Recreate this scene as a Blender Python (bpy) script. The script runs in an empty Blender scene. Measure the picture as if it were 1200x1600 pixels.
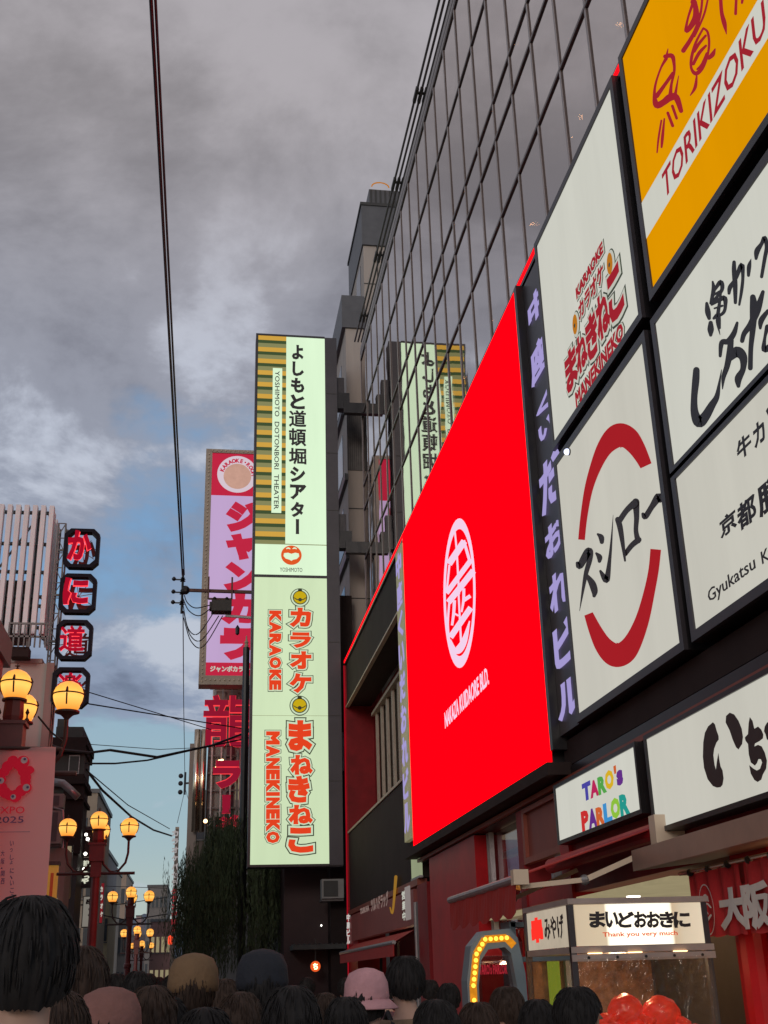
import bpy, bmesh, math, random
from mathutils import Vector, Matrix, geometry
random.seed(7)
S = bpy.context.scene
C = S.collection
V = Vector

# ------------------------------------------------------------------ camera
EYE = V((0, 0, 1.6)); FPX = 1809.0
_y = V((-294, 736, 1809)).normalized()
_z = V((-130, -4500, 1809)); _z = (_z - _z.dot(_y) * _y).normalized()
_x = _y.cross(_z)
cam_d = bpy.data.cameras.new('camera'); cam = bpy.data.objects.new('camera', cam_d); C.objects.link(cam)
# rows of the photo's axes (right, down, forward) written in world axes
right = V((_x.x, _y.x, _z.x)); down = V((_x.y, _y.y, _z.y)); fwd = V((_x.z, _y.z, _z.z))
m3 = Matrix((right, -down, -fwd)).transposed()
cam.matrix_world = Matrix.Translation(EYE) @ m3.to_4x4()
cam_d.sensor_fit = 'VERTICAL'; cam_d.sensor_height = 24; cam_d.lens = FPX / 1600 * 24
cam_d.clip_start = 0.05; cam_d.clip_end = 3000
S.camera = cam
S.view_settings.view_transform = 'Standard'; S.view_settings.look = 'None'
S.view_settings.exposure = 0; S.view_settings.gamma = 1; S.view_settings.use_curve_mapping = False

def ray(px, py):
    return right * (px - 600) + down * (py - 800) + fwd * FPX
def onX(px, py, X): d = ray(px, py); return EYE + d * (X / d.x)
def onY(px, py, Y): d = ray(px, py); return EYE + d * (Y / d.y)
def onZ(px, py, Z): d = ray(px, py); return EYE + d * ((Z - EYE.z) / d.z)

# ------------------------------------------------------------------ sky
SUN_EL, SUN_ROT = math.radians(4), math.radians(200)
w = bpy.data.worlds.new('World'); S.world = w; w.use_nodes = True
nt = w.node_tree; N = nt.nodes; L = nt.links; N.clear()
out = N.new('ShaderNodeOutputWorld'); bg = N.new('ShaderNodeBackground'); L.new(bg.outputs[0], out.inputs[0])
sky = N.new('ShaderNodeTexSky'); sky.sky_type = 'NISHITA'; sky.sun_disc = False
sky.sun_elevation = SUN_EL; sky.sun_rotation = SUN_ROT
tc = N.new('ShaderNodeTexCoord'); sep = N.new('ShaderNodeSeparateXYZ'); L.new(tc.outputs['Generated'], sep.inputs[0])
def mth(op, a, b=None, c=None, clamp=False):
    n = N.new('ShaderNodeMath'); n.operation = op; n.use_clamp = clamp
    for i, v in enumerate((a, b, c)):
        if v is None: continue
        if isinstance(v, (int, float)): n.inputs[i].default_value = v
        else: L.new(v, n.inputs[i])
    return n.outputs[0]
def ramp(fac, stops, interp='EASE'):
    n = N.new('ShaderNodeValToRGB'); n.color_ramp.interpolation = interp
    e = n.color_ramp.elements
    while len(e) < len(stops): e.new(0.5)
    for k, (p, c) in enumerate(stops):
        e[k].position = p; e[k].color = (c[0], c[1], c[2], 1) if not isinstance(c, (int, float)) else (c, c, c, 1)
    L.new(fac, n.inputs[0]); return n.outputs[0]
def mix(f, a, b, mode='MIX'):
    n = N.new('ShaderNodeMix'); n.data_type = 'RGBA'; n.blend_type = mode
    if isinstance(f, (int, float)): n.inputs[0].default_value = f
    else: L.new(f, n.inputs[0])
    for i, v in ((6, a), (7, b)):
        if isinstance(v, tuple): n.inputs[i].default_value = (v[0], v[1], v[2], 1)
        else: L.new(v, n.inputs[i])
    return n.outputs[2]
zc = mth('MAXIMUM', sep.outputs[2], 0.0)
den = mth('ADD', zc, 0.22)
cx = mth('DIVIDE', sep.outputs[0], den); cy = mth('DIVIDE', sep.outputs[1], den)
comb = N.new('ShaderNodeCombineXYZ'); L.new(cx, comb.inputs[0]); L.new(cy, comb.inputs[1])
def noise(scale, detail, rough, off, dist=0.0):
    mp = N.new('ShaderNodeMapping'); mp.inputs['Location'].default_value = off; L.new(comb.outputs[0], mp.inputs[0])
    n = N.new('ShaderNodeTexNoise'); n.inputs['Scale'].default_value = scale; n.inputs['Detail'].default_value = detail
    n.inputs['Roughness'].default_value = rough; n.inputs['Distortion'].default_value = dist
    L.new(mp.outputs[0], n.inputs['Vector']); return n.outputs[0]
n1 = noise(1.5, 6, 0.52, (3.1, 1.7, 0), 0.3); n2 = noise(3.2, 7, 0.6, (7.3, 2.2, 1), 0.2); n3 = noise(0.9, 3, 0.5, (1.2, 9.5, 0))
# how closed the cloud is: thick overhead, broken towards the horizon
cover = mth('ADD', mth('ADD', mth('MULTIPLY', n1, 0.75), mth('MULTIPLY', n2, 0.35)), mth('MULTIPLY', zc, 0.48))
fac = ramp(cover, [(0.60, 0.0), (0.70, 1.0)])
shade = mth('ADD', mth('MULTIPLY', mth('SUBTRACT', n2, .5), 1.15), mth('ADD', mth('MULTIPLY', mth('SUBTRACT', n3, .5), 1.0), .5))
c_low = ramp(shade, [(0.32, (.17, .21, .30)), (0.50, (.27, .33, .45)), (0.66, (.50, .55, .64))])
c_high = ramp(shade, [(0.30, (.205, .218, .275)), (0.50, (.30, .32, .39)), (0.66, (.52, .56, .66))])
c_top = ramp(shade, [(0.30, (.25, .235, .25)), (0.66, (.43, .405, .43))])
h1 = ramp(zc, [(0.22, 0.0), (0.48, 1.0)]); h2 = ramp(zc, [(0.42, 0.0), (0.68, 1.0)])
cloud = mix(h2, mix(h1, c_low, c_high), c_top)
skyc = mix(1.0, sky.outputs[0], (0.10, 0.10, 0.10), 'MULTIPLY')
blue = mix(0.8, skyc, ramp(zc, [(0.02, (.50, .60, .58)), (0.14, (.36, .52, .62)), (0.35, (.22, .40, .66))]))
L.new(mix(fac, blue, cloud), bg.inputs[0]); bg.inputs[1].default_value = 1.0
sun_d = bpy.data.lights.new('sun', 'SUN'); sun_d.energy = 0.7; sun_d.angle = math.radians(15); sun_d.color = (1, .88, .78)
sun = bpy.data.objects.new('sun', sun_d); C.objects.link(sun)
# low in the south-south-west, behind the camera
sd = V((math.sin(SUN_ROT) * math.cos(SUN_EL), math.cos(SUN_ROT) * math.cos(SUN_EL), math.sin(SUN_EL) + 0.15))
sun.rotation_euler = sd.to_track_quat('Z', 'Y').to_euler()

# ------------------------------------------------------------------ materials
def mat(name, col, rough=0.6, var=0.15, scale=3.0, metal=0.0, emit=None, es=1.0, bump=0.0, bscale=40, coat=0.0, streak=False):
    m = bpy.data.materials.new(name); m.use_nodes = True
    t = m.node_tree; b = t.nodes['Principled BSDF']
    b.inputs['Roughness'].default_value = rough; b.inputs['Metallic'].default_value = metal
    if coat: b.inputs['Coat Weight'].default_value = coat
    tcn = t.nodes.new('ShaderNodeNewGeometry')
    src = tcn.outputs['Position']
    if streak:
        mp = t.nodes.new('ShaderNodeMapping'); mp.inputs['Scale'].default_value = (1, 1, .12)
        t.links.new(src, mp.inputs[0]); src = mp.outputs[0]
    nz = t.nodes.new('ShaderNodeTexNoise'); nz.inputs['Scale'].default_value = scale; nz.inputs['Detail'].default_value = 6
    nz.inputs['Roughness'].default_value = 0.65
    t.links.new(src, nz.inputs['Vector'])
    mr = t.nodes.new('ShaderNodeMapRange'); mr.inputs[1].default_value = .3; mr.inputs[2].default_value = .7
    mr.inputs[3].default_value = 1 - var; mr.inputs[4].default_value = 1 + var
    t.links.new(nz.outputs[0], mr.inputs[0])
    mx = t.nodes.new('ShaderNodeMix'); mx.data_type = 'RGBA'; mx.blend_type = 'MULTIPLY'; mx.inputs[0].default_value = 1
    mx.inputs[6].default_value = (*col, 1)
    cb = t.nodes.new('ShaderNodeCombineColor')
    for i in range(3): t.links.new(mr.outputs[0], cb.inputs[i])
    t.links.new(cb.outputs[0], mx.inputs[7]); t.links.new(mx.outputs[2], b.inputs['Base Color'])
    if emit is not None:
        mx2 = t.nodes.new('ShaderNodeMix'); mx2.data_type = 'RGBA'; mx2.blend_type = 'MULTIPLY'; mx2.inputs[0].default_value = 1
        mx2.inputs[6].default_value = (*emit, 1); t.links.new(cb.outputs[0], mx2.inputs[7])
        t.links.new(mx2.outputs[2], b.inputs['Emission Color']); b.inputs['Emission Strength'].default_value = es
    if bump:
        n2_ = t.nodes.new('ShaderNodeTexNoise'); n2_.inputs['Scale'].default_value = bscale; n2_.inputs['Detail'].default_value = 4
        t.links.new(src, n2_.inputs['Vector'])
        bp = t.nodes.new('ShaderNodeBump'); bp.inputs['Strength'].default_value = bump; bp.inputs['Distance'].default_value = .02
        t.links.new(n2_.outputs[0], bp.inputs['Height']); t.links.new(bp.outputs[0], b.inputs['Normal'])
    return m
def lit(name, col, s=1.0, var=0.04, scale=.6, rough=.35):
    """backlit acrylic or printing on it"""
    m = mat(name, tuple(c * .10 for c in col), rough, var, scale, emit=col, es=s, streak='backlit' in name)
    m.node_tree.nodes['Principled BSDF'].inputs['Specular IOR Level'].default_value = 0.0
    return m
M = {}
M['asphalt'] = mat('asphalt', (.05, .048, .047), .8, .3, 2, bump=.3)
M['paving'] = mat('paving stone', (.16, .15, .14), .7, .2, 3, bump=.2)
M['mullion'] = mat('painted mullion', (.19, .165, .165), .5, .12, 2)
M['mullion_dark'] = mat('dark transom', (.075, .058, .056), .5, .12, 2)
M['pipe'] = mat('grey roof pipe', (.115, .10, .10), .55, .2, 2)
M['clamp'] = mat('pipe clamp', (.045, .043, .042), .6)
M['black'] = mat('black steel', (.012, .011, .013), .35, .25, 4)
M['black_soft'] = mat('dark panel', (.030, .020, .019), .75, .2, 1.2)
M['black_soft'].node_tree.nodes['Principled BSDF'].inputs['Specular IOR Level'].default_value = .15
M['fascia_light'] = mat('pale roof fascia', (.34, .30, .30), .5, .1, 1)
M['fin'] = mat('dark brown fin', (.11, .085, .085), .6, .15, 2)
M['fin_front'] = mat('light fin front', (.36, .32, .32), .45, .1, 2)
M['frame'] = mat('sign frame', (.035, .030, .036), .4, .2, 3)
M['red'] = mat('red lacquered panel', (.36, .005, .010), .42, .22, 1.5)
M['red'].node_tree.nodes['Principled BSDF'].inputs['Specular IOR Level'].default_value = .22
M['red_dark'] = mat('dark red panel', (.19, .008, .012), .5, .25, 1.5)
M['red_dark'].node_tree.nodes['Principled BSDF'].inputs['Specular IOR Level'].default_value = .2
M['red_brown'] = mat('red brown painted steel', (.22, .045, .025), .45, .2, 2)
M['cream_trim'] = mat('cream trim', (.42, .34, .24), .5, .12, 3)
M['slat'] = mat('beige slat', (.38, .31, .25), .6, .15, 3)
M['beige'] = mat('beige wall panel', (.40, .345, .31), .75, .12, 1.5, bump=.1, streak=True)
M['beige2'] = mat('brownish wall', (.27, .23, .205), .75, .15, 1.2, bump=.1, streak=True)
M['concrete'] = mat('grey concrete', (.24, .23, .22), .8, .2, .8, bump=.2, streak=True)
M['cap'] = mat('charcoal cladding', (.10, .10, .11), .5, .15, 2)
M['dark_green'] = mat('dark green grey wall', (.040, .045, .043), .6, .25, 1.5, streak=True)
M['white_slat'] = mat('white painted slat', (.70, .71, .73), .5, .12, 2, streak=True)
M['steel'] = mat('weathered steel', (.12, .11, .11), .5, .3, 6, metal=.4)
M['galv'] = mat('galvanised steel', (.33, .32, .33), .4, .2, 5, metal=.6)
M['chrome'] = mat('brushed steel tube', (.75, .62, .48), .2, .1, 3, metal=1)
M['cable'] = mat('cable sheath', (.018, .014, .02), .5)
M['lamp_red'] = mat('oxblood lamp post', (.14, .022, .020), .45, .2, 6)
M['lamp_iron'] = mat('dark lamp iron', (.05, .018, .014), .5, .2, 6)
M['leaf'] = mat('willow leaf', (.058, .082, .036), .9, .6, 1.6)
M['bark'] = mat('bark', (.10, .075, .055), .85, .3, 5, bump=.5)
M['white'] = mat('white enamel', (.72, .70, .68), .4, .06, 3)
M['greyunit'] = mat('grey unit casing', (.25, .26, .25), .6, .15, 3)
M['purple_letter'] = lit('violet letter', (.42, .36, .72), .85)
M['screen'] = lit('red led screen', (1.0, .0, .003), 2.2, .0)
M['screen_white'] = lit('pale led print', (.92, .66, .86), .95, .0)
M['led'] = lit('red light line', (1.0, .004, .010), 1.5, .0)
M['led_dim'] = lit('dim red light line', (.30, .004, .012), 1.0, .0)
M['sign_white'] = lit('backlit white', (.62, .62, .55), .94, .045, 1.2)
M['sign_white2'] = lit('backlit warm white', (.58, .565, .495), .93, .045, 1.2)
M['sign_green'] = lit('backlit pale green', (.69, .88, .62), 1.0, .05)
M['sign_green2'] = lit('backlit dim green', (.62, .76, .49), .95, .06)
M['sign_yellow'] = lit('backlit yellow', (.78, .32, .0), .9, .06, .5)
M['sign_pink'] = lit('backlit lavender', (.57, .40, .66), .88, .03)
M['print_red'] = lit('crimson print', (.36, .018, .03), .9, .03)
M['print_dark'] = mat('dark print', (.022, .018, .022), .5, .1)
M['print_brown'] = mat('brown print', (.035, .018, .016), .5, .1)
M['logo_red'] = lit('deep red print', (.42, .015, .022), .85, .03)
M['vermilion'] = lit('vermilion print', (.78, .055, .015), .95, .02)
M['green_line'] = mat('dark green print', (.05, .085, .03), .5, .05)
M['bell'] = lit('mustard print', (.60, .42, .01), .9, .02)
M['bell2'] = lit('orange print', (.50, .18, .015), .9, .02)
M['stripe_y'] = lit('stripe yellow', (.62, .36, .06), .95, .03)
M['stripe_g'] = lit('stripe green', (.055, .085, .035), .9, .03)
M['stripe_k'] = lit('stripe khaki', (.25, .25, .11), .9, .03)
M['outline_white'] = lit('pale outline', (.60, .74, .52), .95, .02)
M['outline_white2'] = lit('pale outline dim', (.52, .53, .46), .95, .02)
M['janred'] = lit('karaoke sign red', (.52, .02, .055), .95, .03)
M['neon_fill'] = lit('neon letter face', (.36, .004, .020), 1.0, .03)
M['neon_tube'] = lit('neon tube', (1.0, .05, .06), 1.6, 0)
M['neon_fill2'] = lit('dark letter face', (.27, .008, .028), .95, .03)
M['neon_tube2'] = lit('red tube', (.95, .05, .06), 1.1, 0)
M['back_plate'] = mat('brown back plate', (.06, .03, .025), .6)
M['warm_spot'] = lit('warm lamp', (1.0, .62, .28), 5, 0)
M['room_lamp'] = lit('room lamp', (1.0, .62, .32), 45, 0)
M['white_spot'] = lit('white lamp', (1.0, .95, .85), 4, 0)
M['bulb'] = lit('amber bulb', (1.0, .42, .04), 3.2, 0)
M['blue_frame'] = mat('pale blue frame', (.16, .22, .26), .5, .1)
M['room'] = mat('dark room', (.10, .07, .055), .8, .2, 1)
M['ceiling'] = mat('room ceiling', (.30, .25, .20), .8, .1, 1)
M['lit_wall'] = lit('lit shop wall', (.34, .29, .17), .75, .1, 2)
M['noren'] = mat('crimson cloth', (.46, .018, .022), .8, .12, 3, bump=.2)
M['noren_white'] = mat('white dye', (.62, .58, .55), .8, .1)
M['awning'] = mat('red awning canvas', (.34, .022, .018), .8, .12, 2)
M['arm'] = mat('cream aluminium', (.62, .50, .38), .4, .06)
M['hood'] = mat('stainless hood', (.50, .40, .32), .35, .1, 2, metal=.7)
M['food_red'] = mat('red glossy food', (.75, .03, .012), .3, .2, 12, emit=(.7, .03, .01), es=.22)
M['stall_frame'] = mat('stall frame', (.32, .26, .24), .45, .15)
M['stall_panel'] = None

def stall_light():
    m = bpy.data.materials.new('stall lightbox acrylic'); m.use_nodes = True; t = m.node_tree; b = t.nodes['Principled BSDF']
    g = t.nodes.new('ShaderNodeTexCoord'); s = t.nodes.new('ShaderNodeSeparateXYZ'); t.links.new(g.outputs['Object'], s.inputs[0])
    r = t.nodes.new('ShaderNodeValToRGB'); r.color_ramp.interpolation = 'LINEAR'
    st = [(0, (.42, .33, .22)), (.24, (.50, .40, .26)), (.26, (1.3, 1.2, .95)), (.50, (1.5, 1.4, 1.15)), (.74, (1.3, 1.2, .95)), (.76, (.45, .33, .20)), (.83, (.50, .42, .30)), (1, (.62, .52, .38))]
    e = r.color_ramp.elements
    while len(e) < len(st): e.new(.5)
    for k, (p, c) in enumerate(st): e[k].position = p; e[k].color = (*c, 1)
    mr = t.nodes.new('ShaderNodeMapRange'); mr.inputs[1].default_value = 0; mr.inputs[2].default_value = 1.17
    t.links.new(s.outputs[0], mr.inputs[0]); t.links.new(mr.outputs[0], r.inputs[0])
    t.links.new(r.outputs[0], b.inputs['Emission Color']); b.inputs['Emission Strength'].default_value = .9
    b.inputs['Base Color'].default_value = (.5, .45, .35, 1)
    return m
M['stall_panel'] = stall_light()
M['stall_side'] = lit('stall side acrylic', (.50, .42, .32), .9, .1, 4)

def glass_mat(name, tint, refl, rough=.02, trans=(.35, .3, .27)):
    m = bpy.data.materials.new(name); m.use_nodes = True; t = m.node_tree; t.nodes.clear()
    o = t.nodes.new('ShaderNodeOutputMaterial'); mx = t.nodes.new('ShaderNodeMixShader')
    g = t.nodes.new('ShaderNodeBsdfGlossy'); g.inputs['Color'].default_value = (*tint, 1); g.inputs['Roughness'].default_value = rough
    tr = t.nodes.new('ShaderNodeBsdfTransparent'); tr.inputs[0].default_value = (*trans, 1)
    p = t.nodes.new('ShaderNodeNewGeometry'); nz = t.nodes.new('ShaderNodeTexNoise'); nz.inputs['Scale'].default_value = .8
    t.links.new(p.outputs['Position'], nz.inputs['Vector'])
    bp = t.nodes.new('ShaderNodeBump'); bp.inputs['Strength'].default_value = .05; bp.inputs['Distance'].default_value = .05
    t.links.new(nz.outputs[0], bp.inputs['Height']); t.links.new(bp.outputs[0], g.inputs['Normal'])
    mx.inputs[0].default_value = refl
    t.links.new(tr.outputs[0], mx.inputs[1]); t.links.new(g.outputs[0], mx.inputs[2]); t.links.new(mx.outputs[0], o.inputs[0])
    return m
M['glass'] = glass_mat('coated window glass', (.92, .88, .86), .80)
M['shop_glass'] = glass_mat('shop glass', (.6, .55, .6), .25, trans=(.75, .7, .7))
M['far_glass'] = mat('far window', (.05, .06, .075), .15, .3, .5)
M['vinyl'] = glass_mat('clear vinyl', (1, .92, .82), .06, .10, trans=(.93, .90, .86))

_t = M['vinyl'].node_tree
for _n in _t.nodes:
    if _n.type == 'TEX_NOISE': _n.inputs['Scale'].default_value = 9; _n.inputs['Detail'].default_value = 5; _n.inputs['Distortion'].default_value = 1.5
    if _n.type == 'BUMP': _n.inputs['Strength'].default_value = .7; _n.inputs['Distance'].default_value = .03
# ------------------------------------------------------------------ mesh helpers
WL = {}
def wloc(o): return WL.get(o, V((0, 0, 0)))
class MB:
    def __init__(s): s.v = []; s.f = []; s.smooth = False
    def add(s, vs, fs):
        n = len(s.v); s.v += [tuple(v) for v in vs]; s.f += [tuple(i + n for i in f) for f in fs]; return s
    def box(s, a, b):
        (x0, y0, z0), (x1, y1, z1) = a, b
        x0, x1 = min(x0, x1), max(x0, x1); y0, y1 = min(y0, y1), max(y0, y1); z0, z1 = min(z0, z1), max(z0, z1)
        return s.add([(x0, y0, z0), (x1, y0, z0), (x1, y1, z0), (x0, y1, z0), (x0, y0, z1), (x1, y0, z1), (x1, y1, z1), (x0, y1, z1)],
                     [(3, 2, 1, 0), (4, 5, 6, 7), (0, 1, 5, 4), (1, 2, 6, 5), (2, 3, 7, 6), (3, 0, 4, 7)])
    def bar(s, p, q, wd, ht=None, up=V((0, 0, 1))):
        p, q = V(p), V(q); ht = ht or wd; d = (q - p).normalized()
        if abs(d.dot(up)) > .99: up = V((1, 0, 0))
        a = d.cross(up).normalized() * wd / 2; b = a.cross(d).normalized() * ht / 2
        vs = [p - a - b, p + a - b, p + a + b, p - a + b, q - a - b, q + a - b, q + a + b, q - a + b]
        return s.add(vs, [(0, 1, 2, 3), (7, 6, 5, 4), (0, 4, 5, 1), (1, 5, 6, 2), (2, 6, 7, 3), (3, 7, 4, 0)])
    def tube(s, pts, r, n=8, cap=True):
        pts = [V(p) for p in pts]; rs = r if isinstance(r, (list, tuple)) else [r] * len(pts)
        rings = []; ref = V((0, 0, 1)); d0 = (pts[1] - pts[0]).normalized()
        if abs(d0.dot(ref)) > .95: ref = V((1, 0, 0))
        for i, p in enumerate(pts):
            d = ((pts[min(i + 1, len(pts) - 1)] - pts[max(i - 1, 0)])).normalized()
            a = d.cross(ref)
            if a.length < 1e-4: a = d.cross(V((0, 1, 0)))
            a.normalize(); b = d.cross(a).normalized()
            rings.append([p + (a * math.cos(2 * math.pi * k / n) + b * math.sin(2 * math.pi * k / n)) * rs[i] for k in range(n)])
        vs = [v for rg in rings for v in rg]; fs = []
        for i in range(len(pts) - 1):
            for k in range(n):
                k2 = (k + 1) % n; fs.append((i * n + k, i * n + k2, (i + 1) * n + k2, (i + 1) * n + k))
        if cap: fs.append(tuple(range(n))[::-1]); fs.append(tuple((len(pts) - 1) * n + k for k in range(n)))
        return s.add(vs, fs)
    def lathe(s, c, prof, n=16):
        """prof: (radius, z) bottom to top around the vertical through c"""
        c = V(c); vs = []; fs = []
        for r, z in prof:
            for k in range(n):
                a = 2 * math.pi * k / n; vs.append((c.x + r * math.cos(a), c.y + r * math.sin(a), c.z + z))
        for i in range(len(prof) - 1):
            for k in range(n):
                k2 = (k + 1) % n; fs.append((i * n + k, i * n + k2, (i + 1) * n + k2, (i + 1) * n + k))
        fs.append(tuple(range(n))[::-1]); fs.append(tuple((len(prof) - 1) * n + k for k in range(n)))
        return s.add(vs, fs)
    def ball(s, c, r, n=12, m=8, sc=(1, 1, 1)):
        c = V(c); prof = [(max(1e-3, math.sin(math.pi * j / m)) * r, -math.cos(math.pi * j / m) * r) for j in range(m + 1)]
        k0 = len(s.v); s.lathe((0, 0, 0), prof, n)
        for i in range(k0, len(s.v)):
            v = s.v[i]; s.v[i] = (c.x + v[0] * sc[0], c.y + v[1] * sc[1], c.z + v[2] * sc[2])
        return s
    def prism(s, poly, ext):
        poly = [V(p) for p in poly]; ext = V(ext); n = len(poly)
        tri = geometry.tessellate_polygon([poly])
        vs = poly + [p + ext for p in poly]
        fs = [tuple(t) for t in tri] + [tuple(i + n for i in reversed(t)) for t in tri]
        fs += [(i, (i + 1) % n, (i + 1) % n + n, i + n) for i in range(n)]
        return s.add(vs, fs)
    def obj(s, name, m, parent=None, smooth=False, loc=None):
        base = V(loc) if loc is not None else wloc(parent)
        me = bpy.data.meshes.new(name)
        me.from_pydata([V(v) - base for v in s.v], [], s.f)
        if m is not None: me.materials.append(m)
        if smooth or s.smooth:
            for p in me.polygons: p.use_smooth = True
        o = bpy.data.objects.new(name, me); C.objects.link(o)
        if parent is not None: o.parent = parent; o.location = base - wloc(parent)
        else: o.location = base
        WL[o] = base
        return o
def fixn(o):
    b = bmesh.new(); b.from_mesh(o.data); bmesh.ops.recalc_face_normals(b, faces=b.faces); b.to_mesh(o.data); b.free(); return o
def tag(o, label=None, cat=None, group=None, kind=None):
    if label: o['label'] = label
    if cat: o['category'] = cat
    if group: o['group'] = group
    if kind: o['kind'] = kind
    return o
def thing(name, label, cat, loc=(0, 0, 0), group=None):
    o = bpy.data.objects.new(name, None); o.empty_display_size = .2; C.objects.link(o); o.location = loc; WL[o] = V(loc)
    return tag(o, label, cat, group)
def bx(name, m, parent, a, b): return MB().box(a, b).obj(name, M[m] if isinstance(m, str) else m, parent)
def piece(src, parent, off):
    """another object that shares src's mesh, moved by off"""
    o = src.copy(); C.objects.link(o); o.parent = parent; o.location = src.location + V(off); WL[o] = wloc(src) + V(off); return o
def copy_tree(o, loc, parent=None):
    c = o.copy(); C.objects.link(c)
    if parent is None: c.location = loc
    else: c.parent = parent
    for ch in list(o.children): copy_tree(ch, None, c)
    return c

# ------------------------------------------------------------------ sign frames and lettering
class Frame:
    """a flat face in the place: origin, reading direction, up, outward normal"""
    def __init__(s, axis, val):
        s.axis, s.val = axis, val
        if axis == 'X': s.U, s.N = V((0, -1, 0)), V((-1, 0, 0))      # faces of the right-hand row
        else: s.U, s.N = V((1, 0, 0)), V((0, -1, 0))                  # signs across the street
        s.W = V((0, 0, 1))
    def hit(s, px, py): return onX(px, py, s.val) if s.axis == 'X' else onY(px, py, s.val)
    def uv(s, px, py):
        p = s.hit(px, py); return (-p.y if s.axis == 'X' else p.x), p.z
    def P(s, u, v, n=0.0):
        if s.axis == 'X': return V((s.val - n, -u, v))
        return V((u, s.val - n, v))
    def cell(s, x0, y0, x1, y1):
        """the rectangle on this face that a written character covers"""
        if s.axis == 'X':
            k = abs((0.5 * (y0 + y1) - 1536) / (0.5 * (x0 + x1) - 306)) * (x1 - x0)
            k = min(k, .8 * (y1 - y0))
            ua, va = s.uv(x0, y1); _, vb = s.uv(x0, y0 + k); ub, _ = s.uv(x1, (y0 + y1) / 2)
            return ua, ub, va, vb
        ua, va = s.uv(x0, y1); ub, vb = s.uv(x1, y0); return ua, ub, va, vb
_gc = {}
def glyph(t, bold, res=2):
    k = (t, bold, res)
    if k in _gc: return _gc[k]
    c = bpy.data.curves.new('lettering', 'FONT'); c.body = t; c.resolution_u = res
    if bold: c.bevel_depth = bold; c.bevel_resolution = 1
    o = bpy.data.objects.new('lettering', c); C.objects.link(o)
    dg = bpy.context.evaluated_depsgraph_get(); me = bpy.data.meshes.new_from_object(o.evaluated_get(dg))
    vs = [tuple(v.co) for v in me.vertices]; fs = [tuple(p.vertices) for p in me.polygons]
    bpy.data.objects.remove(o); bpy.data.curves.remove(c); bpy.data.meshes.remove(me)
    if not vs: vs = [(0, 0, 0)]
    _gc[k] = (vs, fs); return _gc[k]
def put(mb, F, t, cell, bold=.02, z=.004, th=.003, rot=0, grow=0.0, slant=0.0):
    """write t so that its own outline fills the cell (u0,u1,v0,v1); rot=1 turns it a quarter clockwise"""
    vs, fs = glyph(t, bold)
    u0, u1, v0, v1 = cell
    pts = [(y, -x, zz) for x, y, zz in vs] if rot == 1 else ([(x, y, zz) for x, y, zz in vs])
    base = glyph(t, 0.0)[0] if grow else vs
    bp = [(y, -x) for x, y, _ in base] if rot == 1 else [(x, y) for x, y, _ in base]
    xa, xb = min(p[0] for p in bp), max(p[0] for p in bp); ya, yb = min(p[1] for p in bp), max(p[1] for p in bp)
    sx = (u1 - u0) / max(1e-6, xb - xa); sy = (v1 - v0) / max(1e-6, yb - ya)
    zb = max(1e-6, bold or 1e-6)
    mb.add([F.P(u0 + (x - xa) * sx + slant * (y - ya) * sy, v0 + (y - ya) * sy, z + (zz / zb * th if bold else 0)) for x, y, zz in pts], fs)
def column(mb, F, chars, cells, **k):
    for ch, c in zip(chars, cells): put(mb, F, ch, c, **k)
def spl(p, n=5):
    """smooth a polyline of (x, y, width)"""
    out_ = []
    for i in range(len(p) - 1):
        a, b, c, d = p[max(i - 1, 0)], p[i], p[i + 1], p[min(i + 2, len(p) - 1)]
        for j in range(n):
            t = j / n
            out_.append(tuple(.5 * (2 * b[k] + (c[k] - a[k]) * t + (2 * a[k] - 5 * b[k] + 4 * c[k] - d[k]) * t * t + (3 * b[k] - a[k] - 3 * c[k] + d[k]) * t ** 3) for k in range(len(b))))
    out_.append(tuple(p[-1])); return out_
_sz = [0]
def brush(mb, F, pts, org=(0, 0), k=1.0, z=.006, smooth=True, rnd=True):
    """a brush stroke; points are measured (x, y, width) on the photographed face"""
    _sz[0] = (_sz[0] + 1) % 23; zz = z + _sz[0] * .0004
    if smooth and len(pts) > 2: pts = spl(pts)
    q = [V((org[0] + a / k, org[1] + b / k)) for a, b, *_ in pts]; wd = [p[2] / k / 2 for p in pts]
    Lp, Rp = [], []
    for i, p in enumerate(q):
        d = (q[min(i + 1, len(q) - 1)] - q[max(i - 1, 0)])
        d = d.normalized() if d.length > 1e-6 else V((1, 0)); nn = V((-d.y, d.x))
        if rnd and i == 0: p = p - d * wd[i] * .0
        Lp.append(p + nn * wd[i]); Rp.append(p - nn * wd[i])
    def ad(poly2):
        vs = [F.P(*F.uv(a.x, a.y), zz) for a in poly2]; return vs
    vs = ad(Lp) + ad(Rp); n = len(q)
    mb.add(vs, [(i, i + 1, n + i + 1, n + i) for i in range(n - 1)])
    if rnd:
        for idx, sgn in ((0, -1), (n - 1, 1)):
            d = (q[min(idx + 1, n - 1)] - q[max(idx - 1, 0)]).normalized() * sgn; nn = V((-d.y, d.x)); r = wd[idx]
            arc = [q[idx] + nn * r * math.cos(a) + d * r * math.sin(a) for a in [math.pi * j / 6 for j in range(7)]]
            mb.add(ad(arc), [tuple(range(7))])
def shape(mb, F, pts, org=(0, 0), k=1.0, z=.006, th=.002):
    poly = [F.P(*F.uv(org[0] + a / k, org[1] + b / k), z) for a, b in pts]
    mb.prism(poly, F.N * th)
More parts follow.
